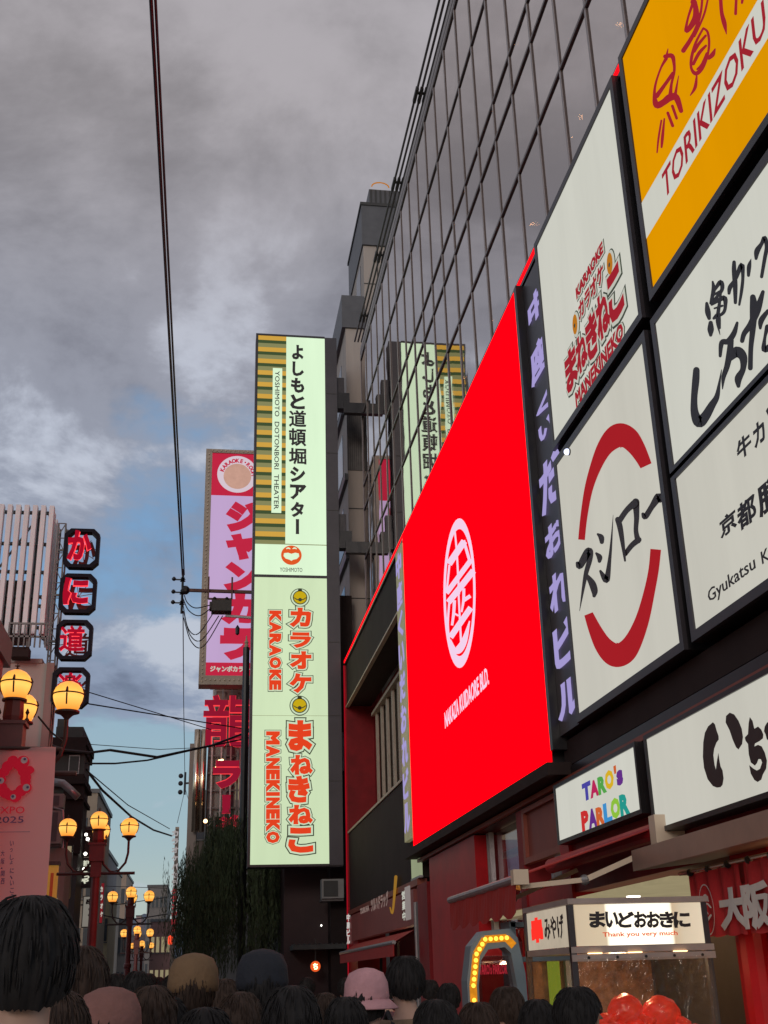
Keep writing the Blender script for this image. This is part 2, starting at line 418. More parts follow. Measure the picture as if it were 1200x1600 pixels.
def disc(mb, F, c, r, z=.006, th=.002, n=24, ang0=0, inner=0.0, sx=1.0, sy=1.0):
    u, v = c
    if inner:
        vs = []; fs = []
        for i in range(n):
            a = 2 * math.pi * i / n
            for rr in (r, inner): vs.append(F.P(u + math.cos(a) * rr * sx, v + math.sin(a) * rr * sy, z + th))
        for i in range(n): j = (i + 1) % n; fs.append((2 * i, 2 * j, 2 * j + 1, 2 * i + 1))
        mb.add(vs, fs)
    else:
        mb.prism([F.P(u + math.cos(2 * math.pi * i / n) * r * sx, v + math.sin(2 * math.pi * i / n) * r * sy, z) for i in range(n)], F.N * th)
def rect(mb, F, u0, u1, v0, v1, z, th):
    mb.box(F.P(u0, v0, z), F.P(u1, v1, z + th))
def fbox(F, u0, u1, v0, v1, n0, n1):
    return MB().box(F.P(u0, v0, n0), F.P(u1, v1, n1))
def catenary(a, b, sag, n=14):
    a, b = V(a), V(b); return [a.lerp(b, i / n) - V((0, 0, sag * 4 * (i / n) * (1 - i / n))) for i in range(n + 1)]

# ================================================================== SETTING
g = MB().box((-400, -60, -.3), (400, 1200, 0)).obj('ground', M['asphalt']); tag(g, kind='structure')
pv = MB().box((-3.9, -20, 0.004), (5.3, 300, .012)).obj('paved_street', M['paving']); tag(pv, kind='structure')
# paving joints near the viewer
XF = 5.0          # face of the sign frontage
XG = 5.91         # face of the curtain wall
# ================================================================== GLASS OFFICE BUILDING
gb = thing('glass_office_building', 'tall curtain wall building of tinted panes rising behind the billboards on the right', 'building', (XG + 1, 25, 0))
YS = [round(15.46 + 1.437 * k, 3) for k in range(-5, 19)]     # mullions
YN, YE = YS[0], YS[-1]
ZR = [12.3, 14.3, 16.48, 18.49, 19.5, 22.52, 25.12]
bx('end_wall', 'beige2', gb, (XG + .06, YE + .08, 0), (15, YE + .4, 25.9))
bx('near_wall', 'beige2', gb, (XG + .06, YN - .4, 0), (15, YN - .08, 25.9))
bx('back_wall', 'room', gb, (11.0, YN - .06, 12.2), (11.3, YE + .06, 25.75))
bx('roof', 'concrete', gb, (XG + .3, YN, 25.76), (15, YE, 25.9))
for i, z in enumerate((12.25, 15.2, 18.72, 22.3, 25.4)):
    bx('floor_slab', 'ceiling', gb, (XG + .35, YN, z), (10.99, YE, z + .35))
bx('roof_fascia', 'fascia_light', gb, (XG - .03, YN, 25.2), (XG + .3, YE, 25.66)); bx('fascia_groove', 'fin', gb, (XG - .036, YN, 25.36), (XG - .031, YE, 25.40))
src = {}
gl = []
for r in range(len(ZR) - 1):
    z0, z1 = ZR[r] + .045, ZR[r + 1] - .045
    for k in range(len(YS) - 1):
        y0, y1 = YS[k] + .035, YS[k + 1] - .035
        if r not in src:
            m_ = MB().box((XG, y0, z0), (XG + .02, y1, z1)).obj('window_pane', M['glass'], gb, loc=(XG, (y0 + y1) / 2, (z0 + z1) / 2)); src[r] = (m_, y0)
            # each pane hangs a hair out of true, as real ones do
        else:
            m_ = piece(src[r][0], gb, (0, y0 - src[r][1], 0))
        m_.rotation_euler = (0, random.uniform(-.0022, .0022), random.uniform(-.0022, .0022))
        if random.random() < .22:
            hb = random.choice((.35, .6, 1.0)); bx('roller_blind', random.choice(('ceiling', 'cream_trim', 'greyunit')), gb, (XG + .14, y0 + .05, z1 - (z1 - z0) * hb), (XG + .16, y1 - .05, z1))
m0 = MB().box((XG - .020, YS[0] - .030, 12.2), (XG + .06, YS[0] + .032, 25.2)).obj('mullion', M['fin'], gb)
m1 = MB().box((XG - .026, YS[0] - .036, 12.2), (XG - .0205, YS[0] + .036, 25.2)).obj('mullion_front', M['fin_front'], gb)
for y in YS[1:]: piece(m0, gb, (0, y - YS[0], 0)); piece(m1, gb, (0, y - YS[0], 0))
for z in ZR:
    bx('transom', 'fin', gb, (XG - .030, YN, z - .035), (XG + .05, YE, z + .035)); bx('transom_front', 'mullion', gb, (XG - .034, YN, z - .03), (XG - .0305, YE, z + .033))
for j in range(3):
    MB().tube([(5.69 + .14 * j, YN, 26.1), (5.69 + .14 * j, YE + .2, 26.1)], .036, 8).obj('roof_pipe', M['pipe'], gb)
for y in (14.0, 18.3, 22.6, 26.97, 31.2, 35.4, 39.6):
    b = MB()
    for j in range(3): b.box((5.645 + .14 * j, y - .30, 26.04), (5.735 + .14 * j, y + .30, 26.16))
    b.box((5.66, y - .05, 26.16), (6.3, y + .05, 26.20)); b.box((6.26, y - .05, 25.9), (6.3, y + .05, 26.16)); b.obj('pipe_clamp', M['clamp'], gb)
# lights glimpsed through the panes
for (px, py) in ((967, 40), (890, 217), (908, 184), (832, 351), (786, 486), (740, 577), (744, 212), (1193, 218)):
    p = onX(px, py, XG + .9)
    if YN < p.y < YE:
        MB().tube([p, p + V((0, 0, .03))], .06, 10).obj('ceiling_lamp', M['room_lamp'], gb)

# ================================================================== PODIUM WITH THE BILLBOARDS
pod = thing('theatre_podium', 'dark podium with red recess and billboards under the glass curtain wall', 'building', (XF + 1, 25, 0))
bx('upper_wall', 'black', pod, (XF + .30, 6.0, 4.3), (XG - .12, 27.4, 12.15))
bx('recess_back', 'red_dark', pod, (5.98, 27.4, 6.3), (6.3, 40.62, 10.6))
bx('deck', 'black_soft', pod, (XF + .02, 27.4, 10.62), (5.9, 40.6, 12.12))
bx('lower_panel', 'black_soft', pod, (XF + .02, 27.4, 3.72), (5.9, 40.6, 6.18))
bx('recess_side', 'red_dark', pod, (XF + .01, 40.62, 3.7), (6.3, 40.86, 12.1))
bx('side_reveal', 'red', pod, (XF - .04, 40.62, 0), (XF + .008, 40.78, 12.1))
bx('trim', 'cream_trim', pod, (XF - .02, 27.5, 10.56), (XF + .1, 40.6, 10.62))
bx('trim', 'cream_trim', pod, (XF - .02, 27.5, 6.2), (XF + .9, 40.6, 6.27))
bx('roof_ledge', 'black', pod, (XF - .04, 6.0, 12.13), (XG - .10, 40.8, 12.2))
bx('light_line', 'led', pod, (XF - .05, 6.0, 12.215), (XF + .03, 40.75, 12.30))
bx('light_line', 'led_dim', pod, (XF - .07, 40.66, .5), (XF - .042, 40.74, 12.12))
bx('window_back', 'room', pod, (5.92, 30.0, 6.9), (5.978, 39.0, 9.98))
sl = bx('window_slat', 'slat', pod, (5.80, 38.7, 6.85), (5.86, 39.0, 9.98))
for k in range(1, 10): piece(sl, pod, (0, -k * 1.15, 0))
for a, b in (((5.70, 29.5, 9.98), (5.92, 39.3, 10.08)),): bx('window_frame', 'slat', pod, a, b)
# shop storey
bx('fascia', 'black', pod, (XF + .03, 6.0, 4.02), (5.9, 27.4, 4.25))
bx('fascia_trim', 'red_brown', pod, (XF - .05, 6.0, 4.03), (XF + .028, 27.3, 4.10))
bx('soffit', 'black_soft', pod, (XF - .30, 15.6, 4.13), (XF + .05, 27.6, 4.30))
bx('band_above_signs', 'red_dark', pod, (XF + .05, 6.0, 2.6), (5.6, 16.3, 4.0))
bx('fascia_trim', 'red_brown', pod, (XF - .03, 27.5, 3.56), (XF + .2, 40.6, 3.70))
bx('upper_recess', 'black_soft', pod, (XF + .05, 6.0, 4.27), (XF + .28, 15.9, 4.62))

# columns and shop fronts
bx('column', 'red', pod, (XF + .0, 21.6, 0), (5.9, 26.1, 4.0))
bx('column', 'red_dark', pod, (XF - .02, 26.4, 0), (5.9, 27.6, 3.55))
bx('column', 'red', pod, (XF + .0, 15.9, 0), (XF + .5, 16.3, 4.0))
bx('column', 'red_dark', pod, (XF + .0, 18.25, 0), (XF + .5, 18.55, 4.0))
bx('column', 'red', pod, (XF + .0, 38.6, 0), (5.9, 40.6, 3.5))
pn = thing('framed_wall_panel', 'brown red wall panel in a lacquered frame left of the colourful parlour sign', 'panel', (XF, 17.3, 3.3))
bx('panel_board', mat('brown red board', (.20, .045, .03), .5, .15, 2), pn, (XF + .06, 16.45, 3.25), (XF + .12, 18.2, 3.98))
for a, b in (((XF - .0, 16.3, 3.17), (XF + .1, 18.24, 3.26)), ((XF, 16.3, 3.93), (XF + .1, 18.24, 4.0)), ((XF, 18.12, 3.26), (XF + .1, 18.24, 3.93)), ((XF, 16.3, 3.26), (XF + .1, 16.42, 3.93))):
    bx('panel_frame', 'red_brown', pn, a, b)
# upstairs window above the entrance
ew = thing('entrance_window', 'tall shop window with violet reflections below the red screen', 'window', (XF + .2, 20, 2.6))
bx('pane', 'shop_glass', ew, (XF + .30, 18.6, 2.3), (XF + .32, 21.5, 4.0))
for y in (21.35, 21.18): bx('mullion', 'galv', ew, (XF + .18, y, 2.3), (XF + .27, y + .05, 4.0))
bx('room_wall', mat('violet reflection wall', (.10, .06, .12), .6, .1), ew, (6.6, 18.6, .2), (6.7, 21.5, 3.3))  # wall coloured violet in place of the reflections in the pane
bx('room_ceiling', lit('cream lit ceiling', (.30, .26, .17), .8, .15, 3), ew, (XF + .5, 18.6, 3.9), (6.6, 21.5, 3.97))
bx('curtain_roll', 'cream_trim', ew, (XF + .36, 19.0, 3.52), (XF + .50, 21.0, 3.62))

# ---- the big screen
F5 = Frame('X', XF - .10)
scr = thing('led_screen', 'huge bright red screen with a pale oval emblem of the building', 'screen', (XF, 21.8, 4.33))
bx('casing', 'black', scr, (XF - .085, 16.02, 4.30), (XF + .29, 27.50, 12.24))
bx('display', 'screen', scr, (XF - .10, 16.06, 4.36), (XF - .086, 27.44, 12.18))
e = MB(); O5 = (670, 790); K5 = 4.327
vs = []; fs = []
for i in range(48):
    a = 2 * math.pi * i / 48
    for (rx, ry, cy_) in ((109, 506, 592), (93, 430, 588)):
        vs.append(F5.P(*F5.uv(670 + (209 + math.cos(a) * rx) / K5, 790 + (cy_ - math.sin(a) * ry) / K5), .004))
for i in range(48): j = (i + 1) % 48; fs.append((2 * i, 2 * j, 2 * j + 1, 2 * i + 1))
e.add(vs, fs)
for p in ([(138, 395, 44), (243, 240, 44)], [(238, 235, 20), (282, 385, 20)], [(122, 592, 34), (290, 365, 34)], [(142, 400, 14), (122, 590, 14)],
          [(178, 170, 12), (192, 320, 13), (207, 600, 14)], [(135, 655, 40), (305, 440, 42)], [(142, 650, 14), (132, 790, 14), (140, 900, 12)],
          [(176, 640, 22), (172, 720, 20), (160, 810, 16)], [(176, 730, 14), (205, 745, 12)], [(240, 560, 20), (238, 640, 18), (225, 720, 12)], [(240, 640, 26), (285, 610, 24)],
          [(205, 600, 13), (222, 930, 14)], [(150, 890, 40), (288, 690, 40)], [(150, 905, 8), (175, 970, 30), (205, 975, 52), (245, 910, 40), (280, 780, 8)]):
    brush(e, F5, p, O5, K5, rnd=False)
b0 = F5.uv(696, 1139); b1 = F5.uv(765, 1072); t0 = F5.uv(696, 1112)
put(e, F5, 'NAKAZA KUIDAORE BLD.', (b0[0], b1[0], b0[1], t0[1]), bold=.03, z=.006)
e.obj('emblem_and_name', M['screen_white'], scr)

# ---- sign boxes of the frontage
def signbox(name, label, u0, u1, v0, v1, face_mat, fr=.10, depth=.30, proud=.10, fmat='frame'):
    """u = -Y. a lightbox: tray, raised rim, acrylic face"""
    t = thing(name, label, 'sign', (XF, -(u0 + u1) / 2, v0))
    F = Frame('X', XF - proud)
    fbox(Frame('X', XF), u0 - fr, u1 + fr, v0 - fr, v1 + fr, -.28, proud - .03).obj('tray', M['black'], t)
    for (a, b, c, d) in ((u0 - fr, u1 + fr, v1, v1 + fr), (u0 - fr, u1 + fr, v0 - fr, v0), (u0 - fr, u0, v0, v1), (u1, u1 + fr, v0, v1)):
        fbox(F, a, b, c, d, -.028, .02).obj('rim', M[fmat], t)
    fbox(F, u0, u1, v0, v1, -.028, 0).obj('face', M[face_mat], t)
    return t, F

# cat karaoke sign (the cat figure itself is left out)
t, F = signbox('karaoke_billboard', 'pale billboard with crimson outlined karaoke lettering above the sushi sign', -14.62, -11.12, 8.73, 12.1, 'sign_white')
go, wo, ro, be = MB(), MB(), MB(), MB()
def three(F, s, cell, bw, rot=0, z0=.004):
    put(go, F, s, cell, bold=bw + .095, z=z0, th=.002, rot=rot, grow=1)
    put(wo, F, s, cell, bold=bw + .06, z=z0 + .008, th=.002, rot=rot, grow=1)
    put(ro, F, s, cell, bold=bw, z=z0 + .016, th=.002, rot=rot, grow=1)
def lcell(F, bl, tl, br):
    a = F.uv(*bl); b = F.uv(*tl); c = F.uv(*br); return (a[0], c[0], a[1], b[1])
three(F, 'KARAOKE', lcell(F, (903.5, 467), (903, 450), (945, 398)), .06)
three(F, 'カラオケ', lcell(F, (908, 500), (907, 474), (946, 438)), .05)
c0 = F.uv(889, 617); c1 = F.uv(888, 556); c2 = F.uv(980, 492)
uu = [c0[0] + (c2[0] - c0[0]) * q for q in (0, .21, .40, .59, .79, 1.0)]
for i, ch in enumerate('まねきねこ'):
    hh = c1[1] - c0[1]
    three(F, ch, (uu[i] + .02, uu[i + 1] - .03, c0[1] + .02 * hh + (.0, .05, -.05, .05, .0)[i] * hh, c1[1] + (.0, -.05, 0, .08, .12)[i] * hh), .055)
three(F, 'MANEKINEKO', lcell(F, (903, 636), (902.5, 613), (977, 530)), .05)
for q in ((901, 507), (955.5, 412)):
    u, v = F.uv(*q)
    disc(go, F, (u, v), .165, .003, .001, sx=.9, sy=1.25); disc(wo, F, (u, v), .15, .010, .001, sx=.9, sy=1.25)
    disc(be, F, (u, v), .11, .024, .002, sx=.9, sy=1.35); disc(go, F, (u, v - .02), .03, .032, .001)
go.obj('outline_print', M['green_line'], t); wo.obj('outline_pale', M['outline_white2'], t); ro.obj('lettering', M['print_red'], t); be.obj('bell_print', M['bell2'], t)

# yellow sign
t, F = signbox('yellow_billboard', 'amber yellow billboard with dark red script and a white band of letters, top right', -10.66, -5.6, 8.78, 12.14, 'sign_yellow')
b = MB(); ua = F.uv(1013, 300); ub = F.uv(1020, 357)
rect(b, F, -10.66, -5.6, ub[1], ua[1], .003, .002); b.obj('band', M['sign_white'], t)
r = MB()
b0 = F.uv(1045, 305); t0 = F.uv(1036, 275); e0 = F.uv(1035, 290); e1 = F.uv(1199, 45)
lo = ub[1] + (ua[1] - ub[1]) * .16; hi = ub[1] + (ua[1] - ub[1]) * .84
put(r, F, 'TORIKIZOKU', (e0[0], e1[0], lo, hi), bold=.012, z=.008, slant=.12)
T6 = ((1000, 0), 6)
for p in ([(272, 458, 8), (255, 540, 30)], [(255, 550, 34), (205, 640, 20), (158, 780, 22), (145, 890, 32), (165, 985, 62), (230, 960, 60), (290, 915, 70), (350, 915, 62), (395, 1040, 42)],
          [(245, 530, 38), (310, 525, 44), (330, 600, 30), (330, 680, 26), (305, 790, 26), (295, 890, 40)], [(318, 690, 34), (240, 800, 34), (168, 900, 44)],
          [(373, 712, 8), (350, 840, 24), (340, 900, 34)], [(315, 995, 28), (355, 1110, 26)], [(272, 1060, 28), (318, 1180, 30)], [(240, 1115, 16), (222, 1290, 30), (214, 1380, 20)], [(205, 1130, 18), (178, 1300, 20), (165, 1430, 14)],
          [(498, 40, 30), (455, 170, 22), (436, 290, 34), (480, 250, 50), (530, 150, 60), (520, 20, 40)], [(590, -20, 24), (575, 120, 24), (530, 270, 34), (480, 370, 40), (412, 475, 44)],
          [(645, -20, 18), (612, 120, 22), (560, 250, 20), (515, 340, 24)], [(498, 20, 40), (525, -30, 40)],
          [(600, 265, 20), (640, 300, 24), (655, 400, 24), (640, 520, 24), (590, 640, 34), (530, 690, 40), (488, 640, 26), (490, 540, 30), (530, 400, 26), (600, 265, 20)],
          [(515, 480, 34), (560, 410, 30), (622, 335, 24)], [(508, 600, 30), (560, 500, 34), (625, 430, 24)], [(545, 650, 20), (590, 600, 24), (632, 500, 20)],
          [(712, 460, 14), (690, 510, 44), (655, 545, 34)], [(540, 715, 18), (525, 820, 32), (480, 895, 10)],
          [(765, -10, 34), (775, 120, 36), (800, 220, 44), (820, 320, 8)], [(912, -10, 26), (906, 130, 28)], [(972, -10, 28), (966, 28, 22)]):
    brush(r, F, p, *T6)
r.obj('lettering', M['print_red'], t)

# sushi sign
t, F = signbox('sushi_billboard', 'off white billboard with two dark red arcs and brush katakana below the karaoke billboard', -14.62, -11.12, 4.76, 8.36, 'sign_white2')
r, k = MB(), MB(); T = ((880, 640), 3.81)
for p in ([(114, 775, 40), (128, 640, 42), (155, 480, 50), (195, 350, 66), (245, 240, 92), (300, 175, 128), (345, 155, 148), (395, 172, 130), (440, 225, 104), (475, 285, 84), (499, 335, 72)],
          [(156, 1216, 54), (195, 1310, 78), (240, 1395, 104), (290, 1448, 132), (330, 1460, 146), (380, 1438, 132), (430, 1365, 104), (480, 1240, 82), (520, 1080, 66), (545, 950, 62), (557, 832, 64)]):
    brush(r, F, p, *T, rnd=False)
for p in ([(90, 915, 22), (105, 930, 40), (150, 850, 46), (165, 850, 40), (162, 900, 32), (138, 990, 26), (103, 1198, 3)], [(148, 990, 22), (178, 1035, 42), (192, 1080, 40), (190, 1108, 22)],
          [(212, 742, 14), (232, 760, 34), (236, 788, 26)], [(203, 856, 14), (222, 878, 34), (222, 902, 22)], [(228, 962, 16), (255, 1005, 38), (268, 1005, 36), (282, 900, 22), (292, 800, 14), (304, 628, 2)],
          [(332, 655, 34), (345, 700, 34), (360, 790, 26), (375, 900, 12)], [(340, 665, 34), (385, 600, 34), (430, 560, 44)], [(435, 550, 44), (440, 640, 32), (436, 720, 28), (448, 780, 36)], [(372, 860, 28), (410, 810, 32), (452, 775, 36)],
          [(478, 622, 20), (492, 638, 34), (530, 580, 34), (572, 520, 50), (580, 540, 30)]):
    brush(k, F, p, *T)
r.obj('arc_print', M['logo_red'], t); k.obj('lettering', M['print_brown'], t)

# skewer sign
t, F = signbox('skewer_billboard', 'white billboard with large loose black brush writing under the yellow billboard', -10.72, -5.6, 6.60, 8.36, 'sign_white')
k = MB(); T = ((1060, 350), 4.85)
for p in ([(265, 438, 16), (272, 500, 34), (250, 600, 22)], [(280, 500, 22), (325, 440, 36), (335, 500, 30), (265, 590, 22)], [(270, 540, 18), (320, 510, 18)], [(258, 612, 18), (350, 560, 40), (362, 620, 28), (345, 675, 26), (280, 712, 20)],
          [(330, 520, 14), (312, 640, 28), (302, 740, 26), (322, 840, 5)], [(275, 715, 22), (310, 690, 30), (322, 790, 14)], [(280, 640, 14), (340, 620, 18)],
          [(222, 602, 24), (230, 665, 44), (240, 715, 28)], [(252, 750, 34), (252, 800, 50), (252, 842, 26)],
          [(430, 290, 28), (430, 350, 36), (438, 460, 38), (440, 596, 26)], [(392, 525, 24), (400, 480, 36), (440, 420, 30), (488, 310, 38), (497, 400, 26), (488, 500, 26), (470, 612, 18)], [(560, 265, 4), (545, 320, 34), (540, 390, 24)],
          [(598, 262, 24), (606, 205, 44), (640, 150, 30), (662, 105, 34), (680, 170, 34), (664, 260, 30), (640, 400, 26)],
          [(145, 1108, 50), (140, 1190, 56), (128, 1320, 50), (132, 1430, 62), (165, 1500, 86), (210, 1462, 74), (262, 1375, 58), (300, 1310, 42), (318, 1215, 22), (336, 1105, 6)],
          [(455, 750, 22), (430, 830, 42), (385, 890, 44), (338, 900, 40), (326, 1000, 24)], [(408, 880, 44), (398, 980, 50), (378, 1080, 44), (352, 1160, 34), (344, 1250, 8)], [(395, 1020, 50), (452, 970, 84), (500, 1010, 66), (500, 1100, 44), (465, 1170, 58), (465, 1228, 30)],
          [(575, 555, 44), (582, 640, 62), (574, 800, 46), (560, 940, 38), (556, 1092, 38)], [(652, 515, 28), (610, 650, 56), (560, 760, 50), (510, 830, 40), (494, 886, 34)],
          [(690, 660, 30), (640, 730, 44), (632, 790, 22)], [(680, 780, 40), (660, 860, 24), (655, 950, 44), (700, 930, 50)], [(770, 600, 60), (740, 760, 50), (720, 900, 40)], [(880, 500, 40), (850, 640, 50), (900, 700, 40), (840, 860, 40)]):
    brush(k, F, p, *T)
k.obj('lettering', M['print_dark'], t)
# beef cutlet sign
t, F = signbox('cutlet_billboard', 'white billboard with small black kanji over serif latin letters at the right edge', -10.72, -5.6, 4.78, 6.45, 'sign_white2')
k = MB()
for ch, q in (('牛', (1154, 668, 1175, 724)), ('カ', (1180, 648, 1196, 703)), ('ツ', (1202, 612, 1222, 676)), ('京', (1127, 789, 1152, 844)), ('都', (1155, 765, 1183, 833)), ('勝', (1188, 722, 1230, 812))):
    put(k, F, ch, F.cell(*q), bold=.035, slant=.04)
put(k, F, 'Gyukatsu', lcell(F, (1109, 948), (1109, 920), (1183, 897)), bold=.006)
put(k, F, 'Kyoto', lcell(F, (1193, 888), (1193, 860), (1240, 850)), bold=.006)
k.obj('lettering', M['print_dark'], t)
# parlour sign
t, F = signbox('parlour_sign', 'small white sign with two rows of multicoloured letters on the dark fascia', -15.85, -12.68, 3.27, 3.97, 'sign_white', fr=.05, proud=.13, fmat='black')
cols = dict(b=(.07, .06, .36), c=(.50, .02, .10), g=(.09, .38, .07), y=(.72, .45, .02), p=(.13, .03, .25), r=(.60, .03, .03), o=(.62, .12, .03), s=(.05, .28, .62), l=(.28, .55, .05), t=(.02, .32, .27))
cm = {q: lit('parlour letter ' + q, v, .9, .02) for q, v in cols.items()}
for ch, q, c in (('T', (335, 355, 372, 460), 'b'), ('A', (370, 345, 408, 445), 'c'), ('R', (408, 325, 444, 430), 'g'), ('O', (441, 297, 479, 410), 'y'), ("'", (480, 285, 490, 330), 'o'), ('s', (495, 300, 522, 388), 'p'),
                 ('P', (331, 490, 362, 602), 'r'), ('A', (363, 480, 400, 590), 'p'), ('R', (400, 470, 438, 580), 'o'), ('L', (435, 452, 470, 566), 's'), ('O', (469, 428, 509, 546), 'l'), ('R', (512, 408, 553, 532), 't')):
    b = MB(); put(b, F, ch, F.cell(800 + q[0] / 3, 1100 + q[1] / 3, 800 + q[2] / 3, 1100 + q[3] / 3), bold=.07); b.obj('letter', cm[c], t)
for q, c in (((460, 352), 'y'), ((489, 487), 'l')):
    b = MB(); u, v = F.uv(800 + q[0] / 3, 1100 + q[1] / 3); disc(b, F, (u, v), .045, .009, .002, 12); b.obj('flower_dot', M['sign_white'], t)
# brush hiragana sign
t, F = signbox('brown_brush_sign', 'wide white shop sign with fat brown brush hiragana beside the parlour sign', -12.22, -6.2, 3.0, 3.96, 'sign_white2', fr=.05, proud=.16, fmat='black')
k = MB(); T = ((1080, 1060), 8)
for p in ([(280, 548), (305, 575), (325, 650), (350, 720), (352, 765), (325, 800), (295, 880), (285, 960), (300, 1080), (318, 1145), (330, 1040), (348, 935), (360, 1020), (375, 1100), (400, 1150), (413, 1250), (400, 1330), (375, 1360), (330, 1365), (280, 1345), (215, 1260), (170, 1120), (155, 980), (160, 800), (180, 680), (220, 600)],
          [(490, 428), (545, 450), (600, 530), (640, 630), (655, 730), (645, 820), (600, 888), (570, 860), (530, 770), (490, 650), (440, 550), (445, 470)],
          [(742, 485), (775, 530), (798, 630), (845, 602), (885, 640), (910, 700), (905, 750), (860, 785), (805, 815), (798, 852), (845, 830), (890, 850), (930, 930), (955, 1030), (945, 1130), (905, 1200), (885, 1265), (840, 1295), (800, 1270), (755, 1190), (735, 1085), (790, 1130), (830, 1152), (870, 1130), (897, 1050), (880, 1010), (850, 1008), (830, 1060), (805, 1090), (755, 1050), (730, 950), (720, 820), (690, 780), (680, 740), (720, 695), (728, 560)],
          [(960, 550), (930, 600), (920, 660), (940, 700), (955, 760), (1010, 800), (1060, 640), (1010, 540)]):
    shape(k, F, p, *T)
k.obj('lettering', M['print_brown'], t)

# vertical name strips either side of the screen
t = thing('violet_name_strip', 'dark vertical strip with violet characters between red screen and white billboards', 'sign', (XF, 15.2, 4.6))
fbox(Frame('X', XF - .04), -15.72, -14.80, 4.68, 12.05, -.2, 0).obj('board', M['frame'], t)
fbox(Frame('X', XF - .04), -15.86, -15.73, 4.5, 12.1, -.1, .12).obj('edge_tube', M['black'], t)
F = Frame('X', XF - .05); b = MB()
for ch, q in (('中', (829, 428, 852, 516)), ('座', (833, 505, 858, 606)), ('く', (841, 596, 864, 662)), ('い', (845, 638, 865, 694)), ('だ', (849, 690, 878, 806)), ('お', (856, 797, 882, 876)), ('れ', (863, 877, 889, 960)), ('ビ', (870, 954, 899, 1046)), ('ル', (875, 1050, 908, 1127))):
    c = F.cell(*q); hh = (c[3] - c[2]) * .07; b = MB(); put(b, F, ch, (c[0] - .03, c[1] + .03, c[2] - hh, c[3] + hh), bold=.045, z=.012, th=.008); b.obj('character', M['purple_letter'], t)
t = thing('pale_name_strip', 'narrow pale green vertical strip with violet characters left of red screen', 'sign', (XF, 28.1, 4.6))
fbox(Frame('X', XF - .10), -28.62, -27.66, 4.62, 12.02, -.3, 0).obj('board', mat('olive pale board', (.30, .28, .14), .5, .15, 2, emit=(.14, .13, .07), es=.8), t)
F = Frame('X', XF - .10); b = MB()
for i, ch in enumerate('中座くいだおれビル'):
    v = 11.9 - i * .80; b = MB(); put(b, F, ch, (-28.54, -27.74, v - .70, v), bold=.04, z=.010, th=.008); b.obj('character', M['purple_letter'], t)
# small things on the frontage
t = thing('pale_glass_panel', 'small pale green lit panel under the lower left corner of the red screen', 'panel', (XF, 27.8, 3.8))
bx('panel_face', lit('pale green panel', (.32, .36, .22), .8), t, (XF + .0, 27.2, 3.75), (XF + .05, 28.4, 4.28))
bx('panel_rim', 'galv', t, (XF - .02, 27.2, 3.70), (XF + .06, 28.4, 3.75))
t = thing('spot_lamp', 'small white spot lamp tucked in the gap between the karaoke and sushi billboards', 'lamp', onX(888, 703, XF - .12))
p = onX(888, 706, XF - .12)
MB().tube([p + V((.25, .0, .0)), p], .05, 10).obj('lamp_body', M['black'], t)
MB().ball(p + V((-.02, 0, 0)), .045, 10, 6).obj('lamp_lens', lit('cool lens', (.7, .75, 1.0), 2.0), t)

# ================================================================== STREET LEVEL, RIGHT
# drug store
t = thing('drugstore_sign', 'dim dark red shop fascia with white katakana at the far end of the podium', 'sign', (XF, 34, 2.7))
F = Frame('X', XF - .06)
u0 = F.uv(551, 1430)[0]; u1 = F.uv(650, 1400)[0]
fbox(F, -39.6, -27.9, 2.72, 3.5, -.2, 0).obj('board', mat('dark crimson board', (.12, .02, .018), .5, .2, 1, emit=(.05, .01, .008), es=.5), t)
b = MB(); put(b, F, 'ツルハドラッグ', lcell(F, (580, 1426), (580, 1404), (607, 1408)), bold=.03); put(b, F, 'TSURUHA', lcell(F, (563, 1429), (563, 1420), (577, 1424)), bold=.03)
b.obj('lettering', lit('dim white print', (.26, .18, .16), .8), t)
b = MB(); brush(b, F, [(610, 1418, 2), (614, 1425, 3), (619, 1370, 5)]); b.obj('tick_mark', lit('orange tick', (.40, .20, .03), .7), t)
b = MB(); rect(b, F, F.uv(635, 1400)[0], F.uv(642, 1400)[0], 2.85, 3.6, .01, .03); b.obj('white_plate', lit('grey white plate', (.28, .24, .23), .8), t)
b = MB()
for i, ch in enumerate('営業中'): put(b, F, ch, (F.uv(628, 1400)[0], F.uv(633, 1400)[0], 3.35 - i * .24, 3.55 - i * .24), bold=.03)
b.obj('small_characters', M['outline_white2'], t)
t = thing('drugstore_awning', 'folded dark red awning over the drugstore entrance', 'awning', (XF, 33, 2.4))
p0 = onX(560, 1468, 4.6); 
MB().tube([(4.5, 39.0, 2.35), (4.5, 28.2, 2.35)], .05, 8).obj('front_bar', M['galv'], t)
MB().add([(4.5, 39.0, 2.35), (4.5, 28.2, 2.35), (5.0, 28.2, 2.62), (5.0, 39, 2.62), (4.5, 39.0, 2.31), (4.5, 28.2, 2.31), (5.0, 28.2, 2.58), (5.0, 39, 2.58)], [(0, 1, 2, 3), (7, 6, 5, 4), (0, 4, 5, 1), (2, 6, 7, 3)]).obj('canvas', M['awning'], t)
bx('valance', 'awning', t, (4.48, 28.2, 2.05), (4.50, 39.0, 2.33))
t = thing('glazed_entrance', 'glazed drugstore entrance with yellowish light inside and a grey jamb', 'shopfront', (XF, 33, 0))
bx('door_jamb', 'cap', t, (XF - .03, 27.62, 0), (XF + .12, 28.1, 3.2)); bx('steel_strip', 'galv', t, (XF - .07, 27.75, 0), (XF - .035, 27.85, 3.2))
bx('back_wall', 'red_dark', t, (6.0, 28.1, 0), (6.1, 38.5, 2.9))
bx('lit_wall', 'lit_wall', t, (5.9, 28.4, .2), (5.98, 31.0, 2.1))
bx('ceiling', 'room', t, (5.02, 28.1, 2.9), (6.1, 38.5, 2.95))
